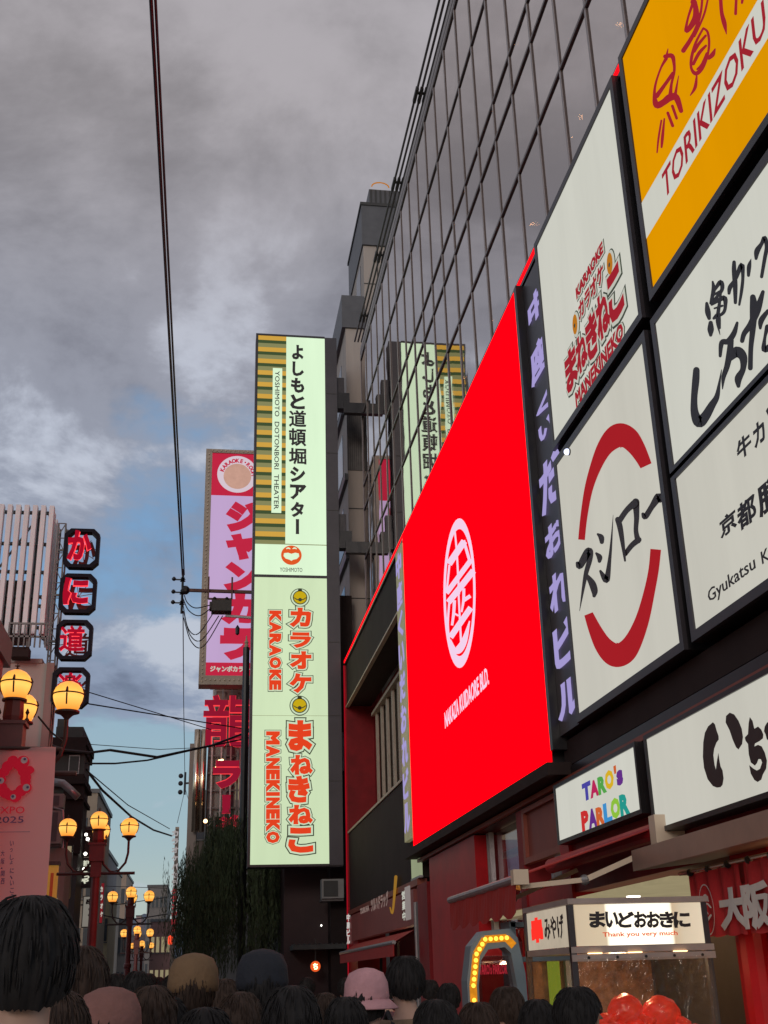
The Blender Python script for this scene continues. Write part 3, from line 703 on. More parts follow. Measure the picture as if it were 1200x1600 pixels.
for y in (31.2, 34.2): bx('door_frame', 'black_soft', t, (5.05, y, 0), (5.12, y + .1, 2.6))
for k_ in range(3): bx('shelf', 'galv', t, (5.6, 31.5, .5 + k_ * .5), (5.88, 38.2, .54 + k_ * .5))
t = thing('vertical_letter_strip', 'tiny white vertical letters on the red post at the building corner', 'sign', (XF, 40.7, 2.2))
F = Frame('Y', 40.60); b = MB()
for i, ch in enumerate('中座ビル'): 
    q = F.uv(541.5, 1428 + i * 12); put(b, F, ch, (q[0], q[0] + .12, q[1] - .23, q[1]), bold=.05)
b.obj('characters', lit('white letters', (.6, .58, .55), .9), t)

# retractable awning over the parlour
aw = thing('parlour_awning', 'red retractable awning on cream folding arms below the colourful parlour sign', 'awning', (XF, 13.8, 2.6))
MB().tube([(4.86, 12.15, 2.98), (4.86, 16.3, 2.98)], .10, 12).obj('roller', M['red'], aw)
bx('cassette_end', 'arm', aw, (4.72, 11.95, 2.80), (XF + .04, 12.12, 3.12))
vs = [(4.84, 12.25, 3.03), (4.84, 15.7, 3.03), (3.30, 15.7, 2.55), (3.30, 12.25, 2.55)]
MB().add(vs + [(x, y, z - .012) for x, y, z in vs], [(0, 1, 2, 3), (7, 6, 5, 4), (0, 4, 5, 1), (1, 5, 6, 2), (2, 6, 7, 3), (3, 7, 4, 0)]).obj('canvas', M['awning'], aw)
MB().tube([(3.28, 12.25, 2.52), (3.28, 15.75, 2.52)], .045, 10).obj('front_bar', M['galv'], aw)
bx('end_cap', 'arm', aw, (3.20, 12.12, 2.45), (3.36, 12.24, 2.60))
vb = MB(); n = 30
for i in range(n + 1):
    y = 12.3 + 3.4 * i / n; z = 2.16 + .03 * math.cos(i * math.pi * 2 / 5); vb.v += [(3.27 - .01 * math.sin(i * 1.3), y, 2.50), (3.25 + .012 * math.sin(i * 1.3), y, z)]
vb.f = [(2 * i, 2 * i + 1, 2 * i + 3, 2 * i + 2) for i in range(n)]; vb.obj('valance', M['awning'], aw)
for yy, y2 in ((12.3, 12.2), (15.3, 15.2)):
    a = MB(); a.bar((4.9, yy, 2.84), (4.02, yy + .02, 2.50), .07, .055); a.obj('upper_arm', M['arm'], aw)
    a = MB(); a.bar((4.02, yy + .02, 2.50), (3.32, yy, 2.44), .06, .05); a.obj('fore_arm', M['arm'], aw)
    MB().ball((4.02, yy + .02, 2.50), .055, 10, 6).obj('elbow', M['galv'], aw)
# band with grey pillars seen under the awning
bx('pillar', 'galv', pod, (XF + .1, 17.0, 0), (XF + .2, 17.15, 3.1))
bx('lintel', 'red', pod, (XF + .02, 16.3, 2.55), (XF + .3, 21.6, 2.75))
# parlour interior
t = thing('parlour_interior', 'lit parlour room with cream ceiling seen under the red awning', 'shopfront', (5.5, 17, 0))
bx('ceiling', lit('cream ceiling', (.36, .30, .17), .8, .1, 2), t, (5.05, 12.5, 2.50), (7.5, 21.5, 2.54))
bx('back_wall', 'room', t, (7.3, 12.5, 0), (7.4, 21.5, 2.5))
for x, y in ((5.6, 18.6), (6.3, 17.0), (5.6, 15.2)): MB().tube([(x, y, 2.48), (x, y, 2.5)], .09, 12).obj('downlight', M['white_spot'], t)
# blue bulb arch
t = thing('bulb_arch', 'pale blue arched frame lined with amber bulbs beside the food stall', 'arch', (3.05, 12.5, 0))
Y = 12.5; pa = [(2.74, 0), (2.74, 1.55), (2.80, 1.88), (2.93, 2.02), (3.22, 2.04), (3.30, 1.95), (3.36, 1.6), (3.38, 0)]
pi_ = [(2.86, 0), (2.86, 1.5), (2.90, 1.74), (2.98, 1.84), (3.16, 1.86), (3.22, 1.80), (3.26, 1.5), (3.27, 0)]
a = MB(); n = len(pa)
for dy in (0, .28):
    for (x, z) in pa: a.v.append((x, Y + dy, z))
    for (x, z) in pi_: a.v.append((x, Y + dy, z))
for i in range(n - 1):
    a.f += [(i, i + 1, n + i + 1, n + i), (2 * n + i + 1, 2 * n + i, 3 * n + i, 3 * n + i + 1), (i + 1, i, 2 * n + i, 2 * n + i + 1), (n + i, n + i + 1, 3 * n + i + 1, 3 * n + i)]
a.obj('frame', M['blue_frame'], t)
tr_ = MB(); pth = [(2.80, .4), (2.80, 1.5), (2.85, 1.80), (2.95, 1.94), (3.18, 1.95), (3.255, 1.87)]
for i in range(len(pth) - 1): tr_.bar((pth[i][0], Y - .002, pth[i][1]), (pth[i + 1][0], Y - .002, pth[i + 1][1]), .075, .012, up=V((0, 1, 0)))
tr_.obj('bulb_trough', lit('amber lit trough', (.62, .22, .012), 1.0, .25, 14), t)  # bulb light on the trough, put in as the band's own glow
bl = None
path = [(2.80, .4), (2.80, 1.5), (2.85, 1.80), (2.95, 1.94), (3.18, 1.95), (3.255, 1.87)]
seg = [(V((path[i][0], path[i][1])), V((path[i + 1][0], path[i + 1][1]))) for i in range(len(path) - 1)]
s = 0
for A, B in seg:
    Ls = (B - A).length; k_ = max(1, int(Ls / (.055 if A.y > 1.4 else .13)))
    for j in range(k_):
        q = A.lerp(B, j / k_)
        if bl is None: bl = MB().ball((q.x, Y - .02, q.y), .022, 8, 6).obj('bulb', M['bulb'], t, smooth=True); b0_ = q
        else: piece(bl, t, (q.x - b0_.x, 0, q.y - b0_.y))
bx('glass', 'shop_glass', t, (2.87, Y + .14, .3), (3.26, Y + .16, 1.78))
F = Frame('Y', Y + .13); b = MB(); put(b, F, "TARO's PARLOR", (2.90, 3.20, 1.60, 1.70), bold=.03, z=.01); b.obj('glass_lettering', M['print_red'], t)
t = thing('blue_shelving', 'pale blue open shelving with bottles between arch and food stall', 'shelf', (3.8, 13.5, 0))
for z in (.6, 1.2, 1.72, 2.08): bx('shelf', 'blue_frame', t, (3.42, 13.2, z), (4.5, 13.6, z + .05))
for x in (3.40, 4.5): bx('post', 'blue_frame', t, (x, 13.2, 0), (x + .07, 13.6, 2.14))
for z in (.65, 1.25, 1.77):
    for k_ in range(8):
        x = 3.52 + k_ * .11 + random.uniform(-.02, .02)
        MB().lathe((x, 13.3, z), [(.03, 0), (.032, .16), (.012, .22), (.012, .28)], 8).obj('bottle', random.choice([M['bell2'], M['shop_glass'], M['print_red'], M['back_plate']]), t)

# food stall
Y0, Y1 = 10.0, 11.4; X0, X1 = 3.13, 4.30
st = thing('food_stall', 'small food stall with bright lightbox reading in brush hiragana and vinyl sides', 'stall', ((X0 + X1) / 2, Y0, 0))
o = MB().box((X0 + .02, Y0 + .0, 1.80), (X1, Y0 + .03, 2.13)).obj('lightbox_face', M['stall_panel'], None, loc=(X0, Y0, 1.8)); o.parent = st; o.location = V((X0, Y0, 1.8)) - wloc(st)
bx('lightbox_side', 'stall_side', st, (X0 - .02, Y0 + .05, 1.80), (X0 + .0, Y1, 2.13))
bx('lightbox_top', 'stall_frame', st, (X0 - .04, Y0 - .02, 2.135), (X1 + .05, Y1 + .05, 2.18))
bx('lightbox_bottom', 'stall_frame', st, (X0 - .04, Y0 - .02, 1.745), (X1 + .05, Y1 + .05, 1.795))
bx('lower_rail', 'stall_frame', st, (X0 - .04, Y0 - .03, 1.68), (X1 + .05, Y0 + .02, 1.735))
for x, y in ((X0 - .02, Y0), (X1, Y0), (X0 - .02, Y1), (X1, Y1)): bx('post', 'frame', st, (x - .02, y - .01, 0), (x + .03, y + .04, 2.13))
bx('counter', 'stall_frame', st, (X0 - .05, Y0 - .05, .95), (X1 + .08, Y1 + .08, 1.0)); bx('counter_front', 'red', st, (X0 - .02, Y0, 0), (X1, Y1, .95))
pv_ = MB(); nx, nz = 14, 10
for j in range(nz + 1):
    for i in range(nx + 1):
        pv_.v.append((X0 + (X1 - X0) * i / nx, Y0 - .035 + random.uniform(-.004, .004), 1.0 + .70 * j / nz))
for j in range(nz):
    for i in range(nx):
        a_ = j * (nx + 1) + i; pv_.f.append((a_, a_ + 1, a_ + nx + 2, a_ + nx + 1))
pv_.obj('vinyl_sheet', M['vinyl'], st, smooth=True)
MB().box((X0 - .045, Y0 + .05, 1.0), (X0 - .04, Y1, 1.70)).obj('vinyl_sheet', M['vinyl'], st)
for k_ in range(5): MB().tube([(X0 + .1 + k_ * .25, Y0 - .04, 1.708), (X0 + .1 + k_ * .25, Y0 - .031, 1.708)], .012, 8).obj('snap_button', M['black'], st)
F = Frame('Y', Y0); b = MB()
xs = [920, 945, 965, 990, 1010, 1030, 1052, 1077]
for i, ch in enumerate('まいどおおきに'): put(b, F, ch, F.cell(xs[i] + .5, 1424, xs[i + 1] - 1, 1450), bold=.05, slant=.08)
b.obj('lettering', M['print_dark'], st)
b = MB(); put(b, F, 'Thank you very much', F.cell(942, 1454, 1058, 1466), bold=.02); b.obj('thanks_lettering', lit('orange red print', (.70, .10, .03), .9), st)
Fs = Frame('X', X0 - .02); b = MB()
for i, ch in enumerate('たこ焼'):
    pass
b2 = MB(); u0 = -11.25; put(b2, Fs, '串', (-11.25, -10.85, 1.86, 2.08), bold=.09); b2.obj('red_character', lit('bright red print', (.9, .03, .02), 1.1), st)
put(b, Fs, 'みやげ', (-10.8, -10.2, 1.87, 2.07), bold=.02); b.obj('side_lettering', M['print_dark'], st)
for x in (.1, .45, .85): bx('glow_strip', 'warm_spot', st, (X0 + x, Y0 - .035, 1.738), (X0 + x + .12, Y0 - .015, 1.744))  # glowing strips added under the lightbox to warm the showcase
for i, (px, py, rr) in enumerate(((976, 1578, .155), (1034, 1582, .165), (950, 1602, .12), (1003, 1610, .13), (1062, 1606, .12), (1085, 1612, .08))):
    p = onY(px, py, Y0 + .25)
    q = thing('red_cooked_crab', ('glossy red round food piece at the upper left of the stall heap', 'glossy red round food piece at the upper right of the stall heap', 'red food piece lower left in the stall heap', 'red food piece low in the middle of the heap', 'red food piece lower right in the heap', 'smallest red food piece at the right end of the heap')[i], 'food', (p.x, p.y, 1.0), 'red food heaped in the stall')
    k0 = MB(); k0.ball((p.x, p.y, p.z), rr, 40, 24, (1, .8, .78))
    rq = random.Random(i); ph_ = [rq.uniform(0, 6) for _ in range(6)]
    k0.v = [tuple(V((p.x, p.y, p.z)) + (V(v_) - V((p.x, p.y, p.z))) * (1 + .05 * math.sin(v_[0] * 38 + ph_[0]) * math.sin(v_[2] * 45 + ph_[1]) + .05 * math.sin(v_[0] * 17 + ph_[2]) + .03 * math.sin(v_[2] * 80 + v_[1] * 60 + ph_[3]))) for v_ in k0.v]
    o = k0.obj('shell', M['food_red'], q, smooth=True)
    cl = MB()
    for s_ in (-1, 1): cl.tube([(p.x + s_ * rr * .6, p.y - rr * .5, p.z - rr * .3), (p.x + s_ * rr * 1.05, p.y - rr * .7, p.z - rr * .55), (p.x + s_ * rr * .7, p.y - rr, p.z - rr * .75)], [rr * .16, rr * .22, rr * .05], 8)
    cl.obj('claw', M['food_red'], q, smooth=True)
bx('back_cloth', mat('brown curtain', (.20, .10, .05), .8, .5, 9), st, (X0, Y1 - .02, 1.0), (X1, Y1, 1.7))
bx('green_post', lit('lime strip', (.30, .42, .04), .5), st, (X0 + .14, Y1 - .1, 1.0), (X0 + .24, Y1 - .03, 1.70))
bx('blue_post', 'blue_frame', st, (X0 + .30, Y1 - .1, 1.0), (X0 + .36, Y1 - .03, 1.70))

# steel hood, noren and counter at the right edge
t = thing('steel_hood', 'brushed steel canopy running above the crimson shop curtain', 'canopy', (4.7, 9, 2.5))
MB().add([(4.3, 6.5, 2.52), (4.3, 11.6, 2.52), (5.05, 11.6, 2.60), (5.05, 6.5, 2.60), (4.3, 6.5, 2.72), (4.3, 11.6, 2.72), (5.05, 11.6, 2.90), (5.05, 6.5, 2.90)],
         [(3, 2, 1, 0), (4, 5, 6, 7), (0, 1, 5, 4), (1, 2, 6, 5), (2, 3, 7, 6), (3, 0, 4, 7)]).obj('hood_body', M['hood'], t)
t = thing('shop_curtain', 'crimson cloth shop curtain with white kanji and round crest', 'curtain', (4.6, 9.5, 2.4))
MB().tube([(4.58, 6.8, 2.45), (4.58, 11.1, 2.45)], .018, 8).obj('rail', M['chrome'], t)
XN = 4.6
for q in range(3):
    ya = 10.92 - q * 1.15; c = MB(); n = 26
    for i in range(n + 1):
        y = ya - 1.12 * i / n
        for j in range(7):
            f_ = j / 6; amp = .025 * (1 - .4 * f_)
            c.v.append((XN + amp * math.sin(i * .95 + q) - .01, y, 2.43 - .57 * f_ + .008 * math.sin(i * .9)))
    for i in range(n):
        for j in range(6): a_ = i * 7 + j; c.f.append((a_, a_ + 1, a_ + 8, a_ + 7))
    c.obj('cloth_panel', M['noren'], t, smooth=True)
F = Frame('X', XN - .04); b = MB()
for ch, q in (('大', (1128, 1383, 1168, 1455)), ('阪', (1166, 1374, 1206, 1455))): put(b, F, ch, F.cell(*q), bold=.05)
u, v = F.uv(1105, 1421); disc(b, F, (u, v), .20, .004, .001, 28, inner=.19, sx=.80, sy=1.1)
for p in ([(1099, 1405, 2), (1103, 1398, 2.5), (1108, 1408, 2)], [(1098, 1415, 2), (1106, 1412, 2.5), (1112, 1418, 2)], [(1100, 1430, 3), (1104, 1440, 4), (1112, 1430, 3)], [(1103, 1420, 1.5), (1108, 1428, 1.5)]): brush(b, F, p)
b.obj('dyed_characters', M['noren_white'], t)
for k_ in range(9): MB().tube([(4.575, 10.85 - k_ * .42, 2.44), (4.575, 10.83 - k_ * .42, 2.44)], .035, 8).obj('loop', M['black'], t)
bx('column', 'red', pod, (5.06, 10.2, 0), (5.5, 11.0, 2.6))
t = thing('cream_shop_wall', 'cream shop wall with grey jamb behind the crimson curtain', 'shopfront', (5.1, 9, 0))
bx('wall_board', mat('cream board', (.42, .30, .18), .6, .12, 3, emit=(.20, .13, .07), es=.7), t, (5.08, 6.5, 0), (5.2, 10.0, 2.5))  # shop light on the board is put in as a weak glow
bx('jamb', 'galv', t, (5.02, 10.05, 0), (5.06, 10.18, 2.5))
bx('notice', 'white', t, (5.04, 8.9, 1.15), (5.07, 9.4, 1.45))
bx('counter', 'arm', t, (4.5, 6.5, .95), (5.07, 10.6, 1.0))
# the rosy sconce-like drum and lit stripe on the red post
MB().tube([(4.98, 10.55, .9), (4.98, 10.55, 2.3)], .16, 14).obj('round_column', M['red'], pod)

def lamp_light(name, loc, e, col=(1, .66, .36), r=.08, parent=None):
    d = bpy.data.lights.new(name, 'POINT'); d.energy = e; d.color = col; d.shadow_soft_size = r
    o = bpy.data.objects.new(name, d); C.objects.link(o); o.location = loc
    if parent is not None: o.parent = parent; o.location = V(loc) - wloc(parent)
lamp_light('stall_light', (3.7, 10.6, 1.66), 9, parent=st)
lamp_light('downlight_light', (6.0, 17.0, 2.35), 30, parent=bpy.data.objects['parlour_interior'])
lamp_light('counter_light', (4.8, 8.6, 2.2), 14, parent=bpy.data.objects['cream_shop_wall'])
lamp_light('shop_light', (5.5, 30.0, 2.5), 20, (1, .8, .5), parent=bpy.data.objects['glazed_entrance'])

# ================================================================== BLADE SIGN
YB = 40.8
F = Frame('Y', YB)
bs = thing('theatre_blade_sign', 'tall backlit pale green blade sign with theatre and karaoke lettering above the willow', 'sign', (3.3, YB, 5.2))
L0, R0, R1 = 1.68, 4.36, 4.84
MB().box((L0 - .08, YB + .04, 5.16), (R1, YB + .75, 25.8)).obj('casing', M['frame'], bs)
bx('side_board', mat('charcoal sign margin', (.055, .05, .06), .5, .15, 1), bs, (R0, YB - .02, 5.2), (R1, YB + .038, 25.74))
for a, b in (((L0 - .09, YB - .03, 5.18), (L0, YB + .038, 25.8)), ((L0, YB - .03, 25.72), (R0, YB + .038, 25.8)), ((L0, YB - .03, 15.46), (R0, YB + .038, 15.56)), ((L0, YB - .03, 5.16), (R0, YB + .038, 5.24))):
    bx('rim', 'frame', bs, a, b)
vt, vm = 25.72, 15.56
usp = F.uv(446.5, 700)[0]; vlow = F.uv(420, 849)[1]
fbox(F, L0, R0, vm, vt, -.03, 0).obj('upper_face', M['sign_green'], bs)
fbox(F, L0, R0, 5.24, 15.46, -.03, 0).obj('lower_face', M['sign_green2'], bs)
# horizontal stripes
per = (vt - vlow) / 16.9; v = vt; i = 0
SM = (('stripe_y', .38), ('stripe_g', .27), ('stripe_k', .35))
while v > vlow + .02:
    for m_, fr_ in SM:
        h = per * fr_
        if v - h < vlow: h = v - vlow
        if h > .02: fbox(F, L0, usp, v - h, v, .001, .006).obj('stripe', M[m_], bs)
        v -= h
        if v <= vlow + .02: break
O6 = (350, 500)
def c6(x0, y0, x1, y1, o=(350, 500), k=4.0): return F.cell(o[0] + x0 / k, o[1] + y0 / k, o[0] + x1 / k, o[1] + y1 / k)
ca = c6(296, 303, 364, 1205); fbox(F, ca[0], ca[1], ca[2], ca[3], .006, .012).obj('name_plate', M['sign_green'], bs)
b = MB(); c_ = c6(311, 320, 348, 1185); put(b, F, 'YOSHIMOTO  DOTONBORI  THEATER', c_, bold=.012, z=.016, rot=1)
for ch, q in (('よ', (424, 158, 497, 246)), ('し', (427, 262, 500, 350)), ('も', (418, 364, 502, 454)), ('と', (413, 468, 505, 556)), ('道', (405, 566, 515, 668)), ('頓', (405, 680, 515, 787)), ('堀', (405, 803, 515, 902)), ('シ', (412, 918, 508, 1012)), ('ア', (412, 1030, 515, 1122)), ('タ', (415, 1138, 500, 1232))):
    put(b, F, ch, c6(*q), bold=.026 if ch in '道頓堀' else .05, z=.006)
put(b, F, 'ー', c6(448, 1245, 470, 1338), bold=.05, z=.006, rot=1)
c_ = c6(349, 1550, 490, 1573); put(b, F, 'YOSHIMOTO', c_, bold=.004, z=.006)
b.obj('lettering', M['print_dark'], bs)
b = MB(); p = F.uv(350 + 421 / 4, 500 + 1470 / 4); disc(b, F, p, .385, .004, .002, 36); b.obj('logo_disc', lit('orange vermilion', (.74, .10, .02), .95, .02), bs)
b = MB()
brush(b, F, [(390, 1430, 5), (402, 1426, 9), (413, 1431, 5)], O6, 4, z=.012); brush(b, F, [(430, 1430, 5), (441, 1426, 9), (453, 1431, 5)], O6, 4, z=.012)
shape(b, F, [(375, 1458), (400, 1455), (421, 1462), (445, 1455), (467, 1460), (470, 1478), (455, 1494), (432, 1499), (421, 1506), (410, 1499), (386, 1492), (372, 1476)], O6, 4, z=.012); b.obj('logo_face', M['sign_green'], bs)
fbox(F, L0, R0, vlow - .03, vlow, .001, .006).obj('seam', M['stripe_k'], bs)
# lower sign
go, wo, ro, be = MB(), MB(), MB(), MB()
def c7(x0, y0, x1, y1): return F.cell(350 + x0 / 3.2, 880 + y0 / 3.2, 350 + x1 / 3.2, 880 + y1 / 3.2)
for ch, q in (('カ', (338, 230, 428, 312)), ('ラ', (338, 352, 428, 418)), ('オ', (338, 447, 430, 524)), ('ケ', (336, 558, 430, 642)),
              ('ま', (330, 795, 430, 930)), ('ね', (338, 965, 436, 1052)), ('き', (328, 1072, 420, 1190)), ('ね', (330, 1214, 436, 1300)), ('こ', (330, 1330, 436, 1440))):
    ro = MB(); three(F, ch, c7(*q), .06); ro.obj('karaoke_character', M['vermilion'], bs)
ro = MB()
def latin(word, x0, y0, x1, y1, wts):
    tot = sum(wts); y = y0
    for ch, q in zip(word, wts):
        h = (y1 - y0) * q / tot; m_ = .36 if ch == 'I' else .13; three(F, ch, c7(x0, y + h * m_, x1, y + h * (1 - m_)), .075, rot=1); y += h
latin('KARAOKE', 231, 236, 281, 634, (1, 1.05, 1, 1.05, 1.15, 1, .85)); latin('MANEKINEKO', 216, 838, 273, 1404, (1.25, 1.05, 1.05, .85, 1, .5, 1.05, .85, 1, 1.15))
for q in ((380, 172), (378, 712)):
    c_ = F.uv(350 + q[0] / 3.2, 880 + q[1] / 3.2)
    disc(go, F, c_, .36, .002, .001, 32); disc(wo, F, c_, .33, .010, .001, 32); disc(go, F, c_, .27, .020, .001, 32); disc(be, F, c_, .235, .026, .002, 32)
    disc(go, F, (c_[0], c_[1] - .09), .07, .034, .001, 16); disc(go, F, (c_[0], c_[1] + .27), .08, .020, .001, 16)
    x_, y_ = q; brush(go, F, [(x_ - 30, y_ + 2, 4), (x_ - 12, y_ + 12, 5), (x_ + 12, y_ + 12, 5), (x_ + 30, y_ + 2, 4)], (350, 880), 3.2, z=.034)
go.obj('outline_print', M['green_line'], bs); wo.obj('outline_pale', M['outline_white'], bs); ro.obj('karaoke_lettering', M['vermilion'], bs); be.obj('bell_print', M['bell'], bs)
for z in (10.3, 20.6): bx('acrylic_joint', 'stripe_k', bs, (L0, YB - .0018, z), (R0, YB - .0002, z + .012)) if z != 20.6 else None
# service cables and stiffeners on the sign casing
for dx in (.12, .2): MB().tube([(R1 + .01, YB + .2 + dx, 6), (R1 + .02, YB + .25 + dx, 15), (R1 + .01, YB + .2 + dx, 25)], .012, 6).obj('service_cable', M['cable'], bs)
for z in (8.0, 10.3, 13.0, 18.2, 20.6, 23.2): bx('stiffener', 'clamp', bs, (R0 + .02, YB - .032, z), (R1 - .02, YB - .021, z + .03))
# brackets to the wall
for py in (605, 820):
    z = F.uv(540, py)[1]
    bx('bracket', 'black', bs, (R1, YB + .1, z - .9), (5.35, YB + .5, z - .2)); bx('bracket', 'frame', bs, (R1, YB + .15, z - .2), (5.15, YB + .45, z + .5)); bx('bracket', 'black', bs, (5.1, YB + .05, z - 1.1), (6.1, YB + .3, z - .65))

# ================================================================== BUILDINGS BEYOND, RIGHT
tb = thing('panelled_tower', 'beige panelled tower with charcoal cap rising beyond the glass building', 'building', (8, 48, 0))
bx('wall', 'beige', tb, (6.36, 43.0, 10), (12, 47.5, 31.9))
bx('parapet', 'cap', tb, (6.30, 42.9, 31.9), (12.1, 47.7, 34.0)); bx('parapet_lip', 'clamp', tb, (6.25, 42.85, 34.0), (12.15, 47.75, 34.15))
ph = MB().box((6.75, 43.4, 34.15), (9, 47.0, 35.3)); ph.obj('plant_room', M['cap'], tb)
for k in range(9): bx('rib', 'clamp', tb, (6.8 + k * .22, 43.34, 34.2), (6.87 + k * .22, 43.4, 35.25))
MB().tube([(7.25 + .4 * math.cos(a / 8 * math.pi), 43.2, 35.3 + .25 * math.sin(a / 8 * math.pi)) for a in range(9)], .03, 6).obj('rail', M['bell2'], tb)
bx('window_strip', 'far_glass', tb, (6.34, 44.0, 10), (6.36, 45.3, 31.5))
for z in (29.9, 27.3, 24.5): bx('panel_joint', 'clamp', tb, (6.35, 42.98, z), (12, 43.0, z + .04))
for x in (6.95, 8.3): bx('panel_joint', 'clamp', tb, (x, 42.98, 10), (x + .04, 43.0, 31.9))
lb = thing('ledged_building', 'pale building with sloping dark ledges glimpsed right of the blade sign', 'building', (5.8, 52, 0))
bx('wall', 'beige', lb, (5.50, 43.0, 0), (6.34, 70, 27.6))
bx('parapet', 'cap', lb, (5.34, 42.9, 27.6), (6.34, 70, 29.2))
for i, z in enumerate((24.0, 20.6, 17.2, 13.8, 10.4)):
    bx('ledge', 'cap', lb, (5.36, 42.9, z - .16), (5.50, 70, z + .12))
    for k in range(7):
        bx('window', 'far_glass', lb, (5.48, 44.5 + k * 3.3, z + .7), (5.497, 46.6 + k * 3.3, z + 2.6)); 
for z in (22.3, 19.2, 15.4, 12.1): bx('panel_joint', 'clamp', lb, (5.51, 42.985, z), (6.33, 43.0, z + .04))
bx('shutter', mat('ribbed shutter', (.13, .12, .12), .6, .2, 3), lb, (5.49, 42.97, 20.9), (6.2, 42.998, 23.8))
for k in range(8): bx('rib', 'clamp', lb, (5.52 + k * .085, 42.95, 20.9), (5.535 + k * .085, 42.97, 23.8))

# dark low building behind the blade sign
db = thing('dark_brown_building', 'very dark brown building under and behind the blade sign', 'building', (4.9, 45, 0))
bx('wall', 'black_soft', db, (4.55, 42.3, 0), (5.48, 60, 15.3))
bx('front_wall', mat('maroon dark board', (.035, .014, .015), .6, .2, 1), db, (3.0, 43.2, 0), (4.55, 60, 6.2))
bx('canopy', 'dark_green', db, (3.2, 41.6, 2.55), (5.0, 43.2, 2.7))
bx('vertical_pipe', 'galv', db, (5.02, 42.2, 8.6), (5.08, 42.3, 10.0))
for k in range(10): bx('canopy_rib', 'clamp', db, (3.25 + k * .18, 41.58, 2.7), (3.28 + k * .18, 43.2, 2.74))
MB().ball(onY(502, 1446, 42.9), .03, 8, 6).obj('wall_lamp', M['white_spot'], db)
ac = thing('air_conditioner', 'pale grey air conditioner box on the dark wall under the blade sign', 'air conditioner', onY(522, 1404, 41.4))
p = onY(503, 1404, 41.4); q = onY(537, 1373, 41.4)
bx('casing', 'greyunit', ac, (p.x, 41.4, p.z), (q.x, 41.9, q.z)); bx('grille', 'dark_green', ac, (p.x + .06, 41.38, p.z + .06), (q.x - .2, 41.4, q.z - .06)); bx('wall_bracket', 'steel', ac, (p.x, 41.5, p.z - .08), (q.x, 42.3, p.z - .01))
# red lit round sign low down
rs = thing('red_round_sign', 'small glowing orange red round sign near the dark entrance', 'sign', onY(493, 1510, 44))
p = onY(493, 1510, 42.0); F = Frame('Y', 42.0); b = MB(); disc(b, F, (p.x, p.z), .17, -.04, .04, 20); b.obj('disc', lit('orange red glow', (.75, .10, .02), 1.1), rs)
b = MB(); put(b, F, 'ち', (p.x - .08, p.x + .08, p.z - .1, p.z + .1), bold=.04, z=.01); b.obj('character', M['warm_spot'], rs)
bx('hanger', 'black', rs, (p.x - .02, 42.0, p.z + .17), (p.x + .02, 42.1, p.z + .9))

# ================================================================== KARAOKE HALL SIGN
YJ = 56.0; F = Frame('Y', YJ)
js = thing('lavender_karaoke_sign', 'lavender and crimson vertical karaoke sign with bulb trimmed frame behind the blade sign', 'sign', onY(350, 1070, YJ))
pl = F.uv(331, 720); tp = F.uv(333, 708); bt = F.uv(322, 1056)
ul = (F.uv(331, 720)[0] + F.uv(322, 1050)[0]) / 2; ur = ul + 3.05; vt_, vb_ = tp[1], bt[1]
fo = .33
MB().box((ul - fo, YJ + .02, vb_ - .45), (ur + fo, YJ + .9, vt_ + .2)).obj('casing', M['cream_trim'], js)
for a, b in ((ul - fo, ul), (ur, ur + fo)): fbox(F, a, b, vb_ - .45, vt_ + .2, -.02, .10).obj('frame_side', M['slat'], js)
fbox(F, ul, ur, vt_, vt_ + .2, -.02, .10).obj('frame_top', M['slat'], js); fbox(F, ul, ur, vb_ - .45, vb_, -.02, .10).obj('frame_bottom', M['slat'], js)
v1 = F.uv(330, 773.5)[1]; v2 = F.uv(323, 1035)[1]
fbox(F, ul, ur, v1, vt_, -.02, 0).obj('top_face', M['janred'], js); fbox(F, ul, ur, v2, v1, -.02, 0).obj('middle_face', M['sign_pink'], js); fbox(F, ul, ur, vb_, v2, -.02, 0).obj('bottom_face', M['janred'], js)
b = MB(); n = 60
for i in range(n):
    z = vb_ - .3 + (vt_ - vb_ + .4) * i / n; b.ball((ul - fo * .5, YJ - .12, z), .045, 6, 4)
for i in range(14): b.ball((ul + ur * 0 + i * .23, YJ - .12, vt_ + .1), .045, 6, 4); b.ball((ul + i * .23, YJ - .12, vb_ - .22), .045, 6, 4)
o = b.obj('bulb_trim', M['arm'], js); tag(o, kind='stuff')
cx_, cy_ = F.uv(371, 741)
b = MB(); disc(b, F, (cx_, cy_), 1.05, .002, .002, 40); b.obj('badge', lit('badge white', (.70, .58, .66), .9), js)
b = MB(); disc(b, F, (cx_, cy_ - .12), .72, .008, .002, 36); b.obj('badge_centre', lit('plain peach disc', (.62, .36, .28), .85, .1, 2), js)
b = MB(); word = 'KARAOKE・ROOM'
for i, ch in enumerate(word):
    a = math.radians(160 - i * 14); 
    vs_, fs_ = glyph(ch, .05); xa = min(q[0] for q in vs_); xb = max(q[0] for q in vs_); cxx = (xa + xb) / 2
    rr = .84; co, si = math.cos(a - math.pi / 2), math.sin(a - math.pi / 2)
    b.add([F.P(cx_ + rr * math.cos(a) + ((x - cxx) * .27 * co - (y - .35) * .30 * si), cy_ - .06 + rr * math.sin(a) + ((x - cxx) * .27 * si + (y - .35) * .30 * co), .012 + z * .05) for x, y, z in vs_], fs_)
for ch, q in (('ジ', (350, 395, 570, 575)), ('ャ', (350, 588, 560, 742)), ('ン', (338, 757, 560, 932)), ('カ', (322, 945, 548, 1125)), ('ラ', (316, 1148, 540, 1338))):
    put(b, F, ch, F.cell(260 + q[0] / 3.81, 680 + q[1] / 3.81, 260 + q[2] / 3.81, 680 + q[3] / 3.81), bold=.085)
b.obj('lettering', M['janred'], js)
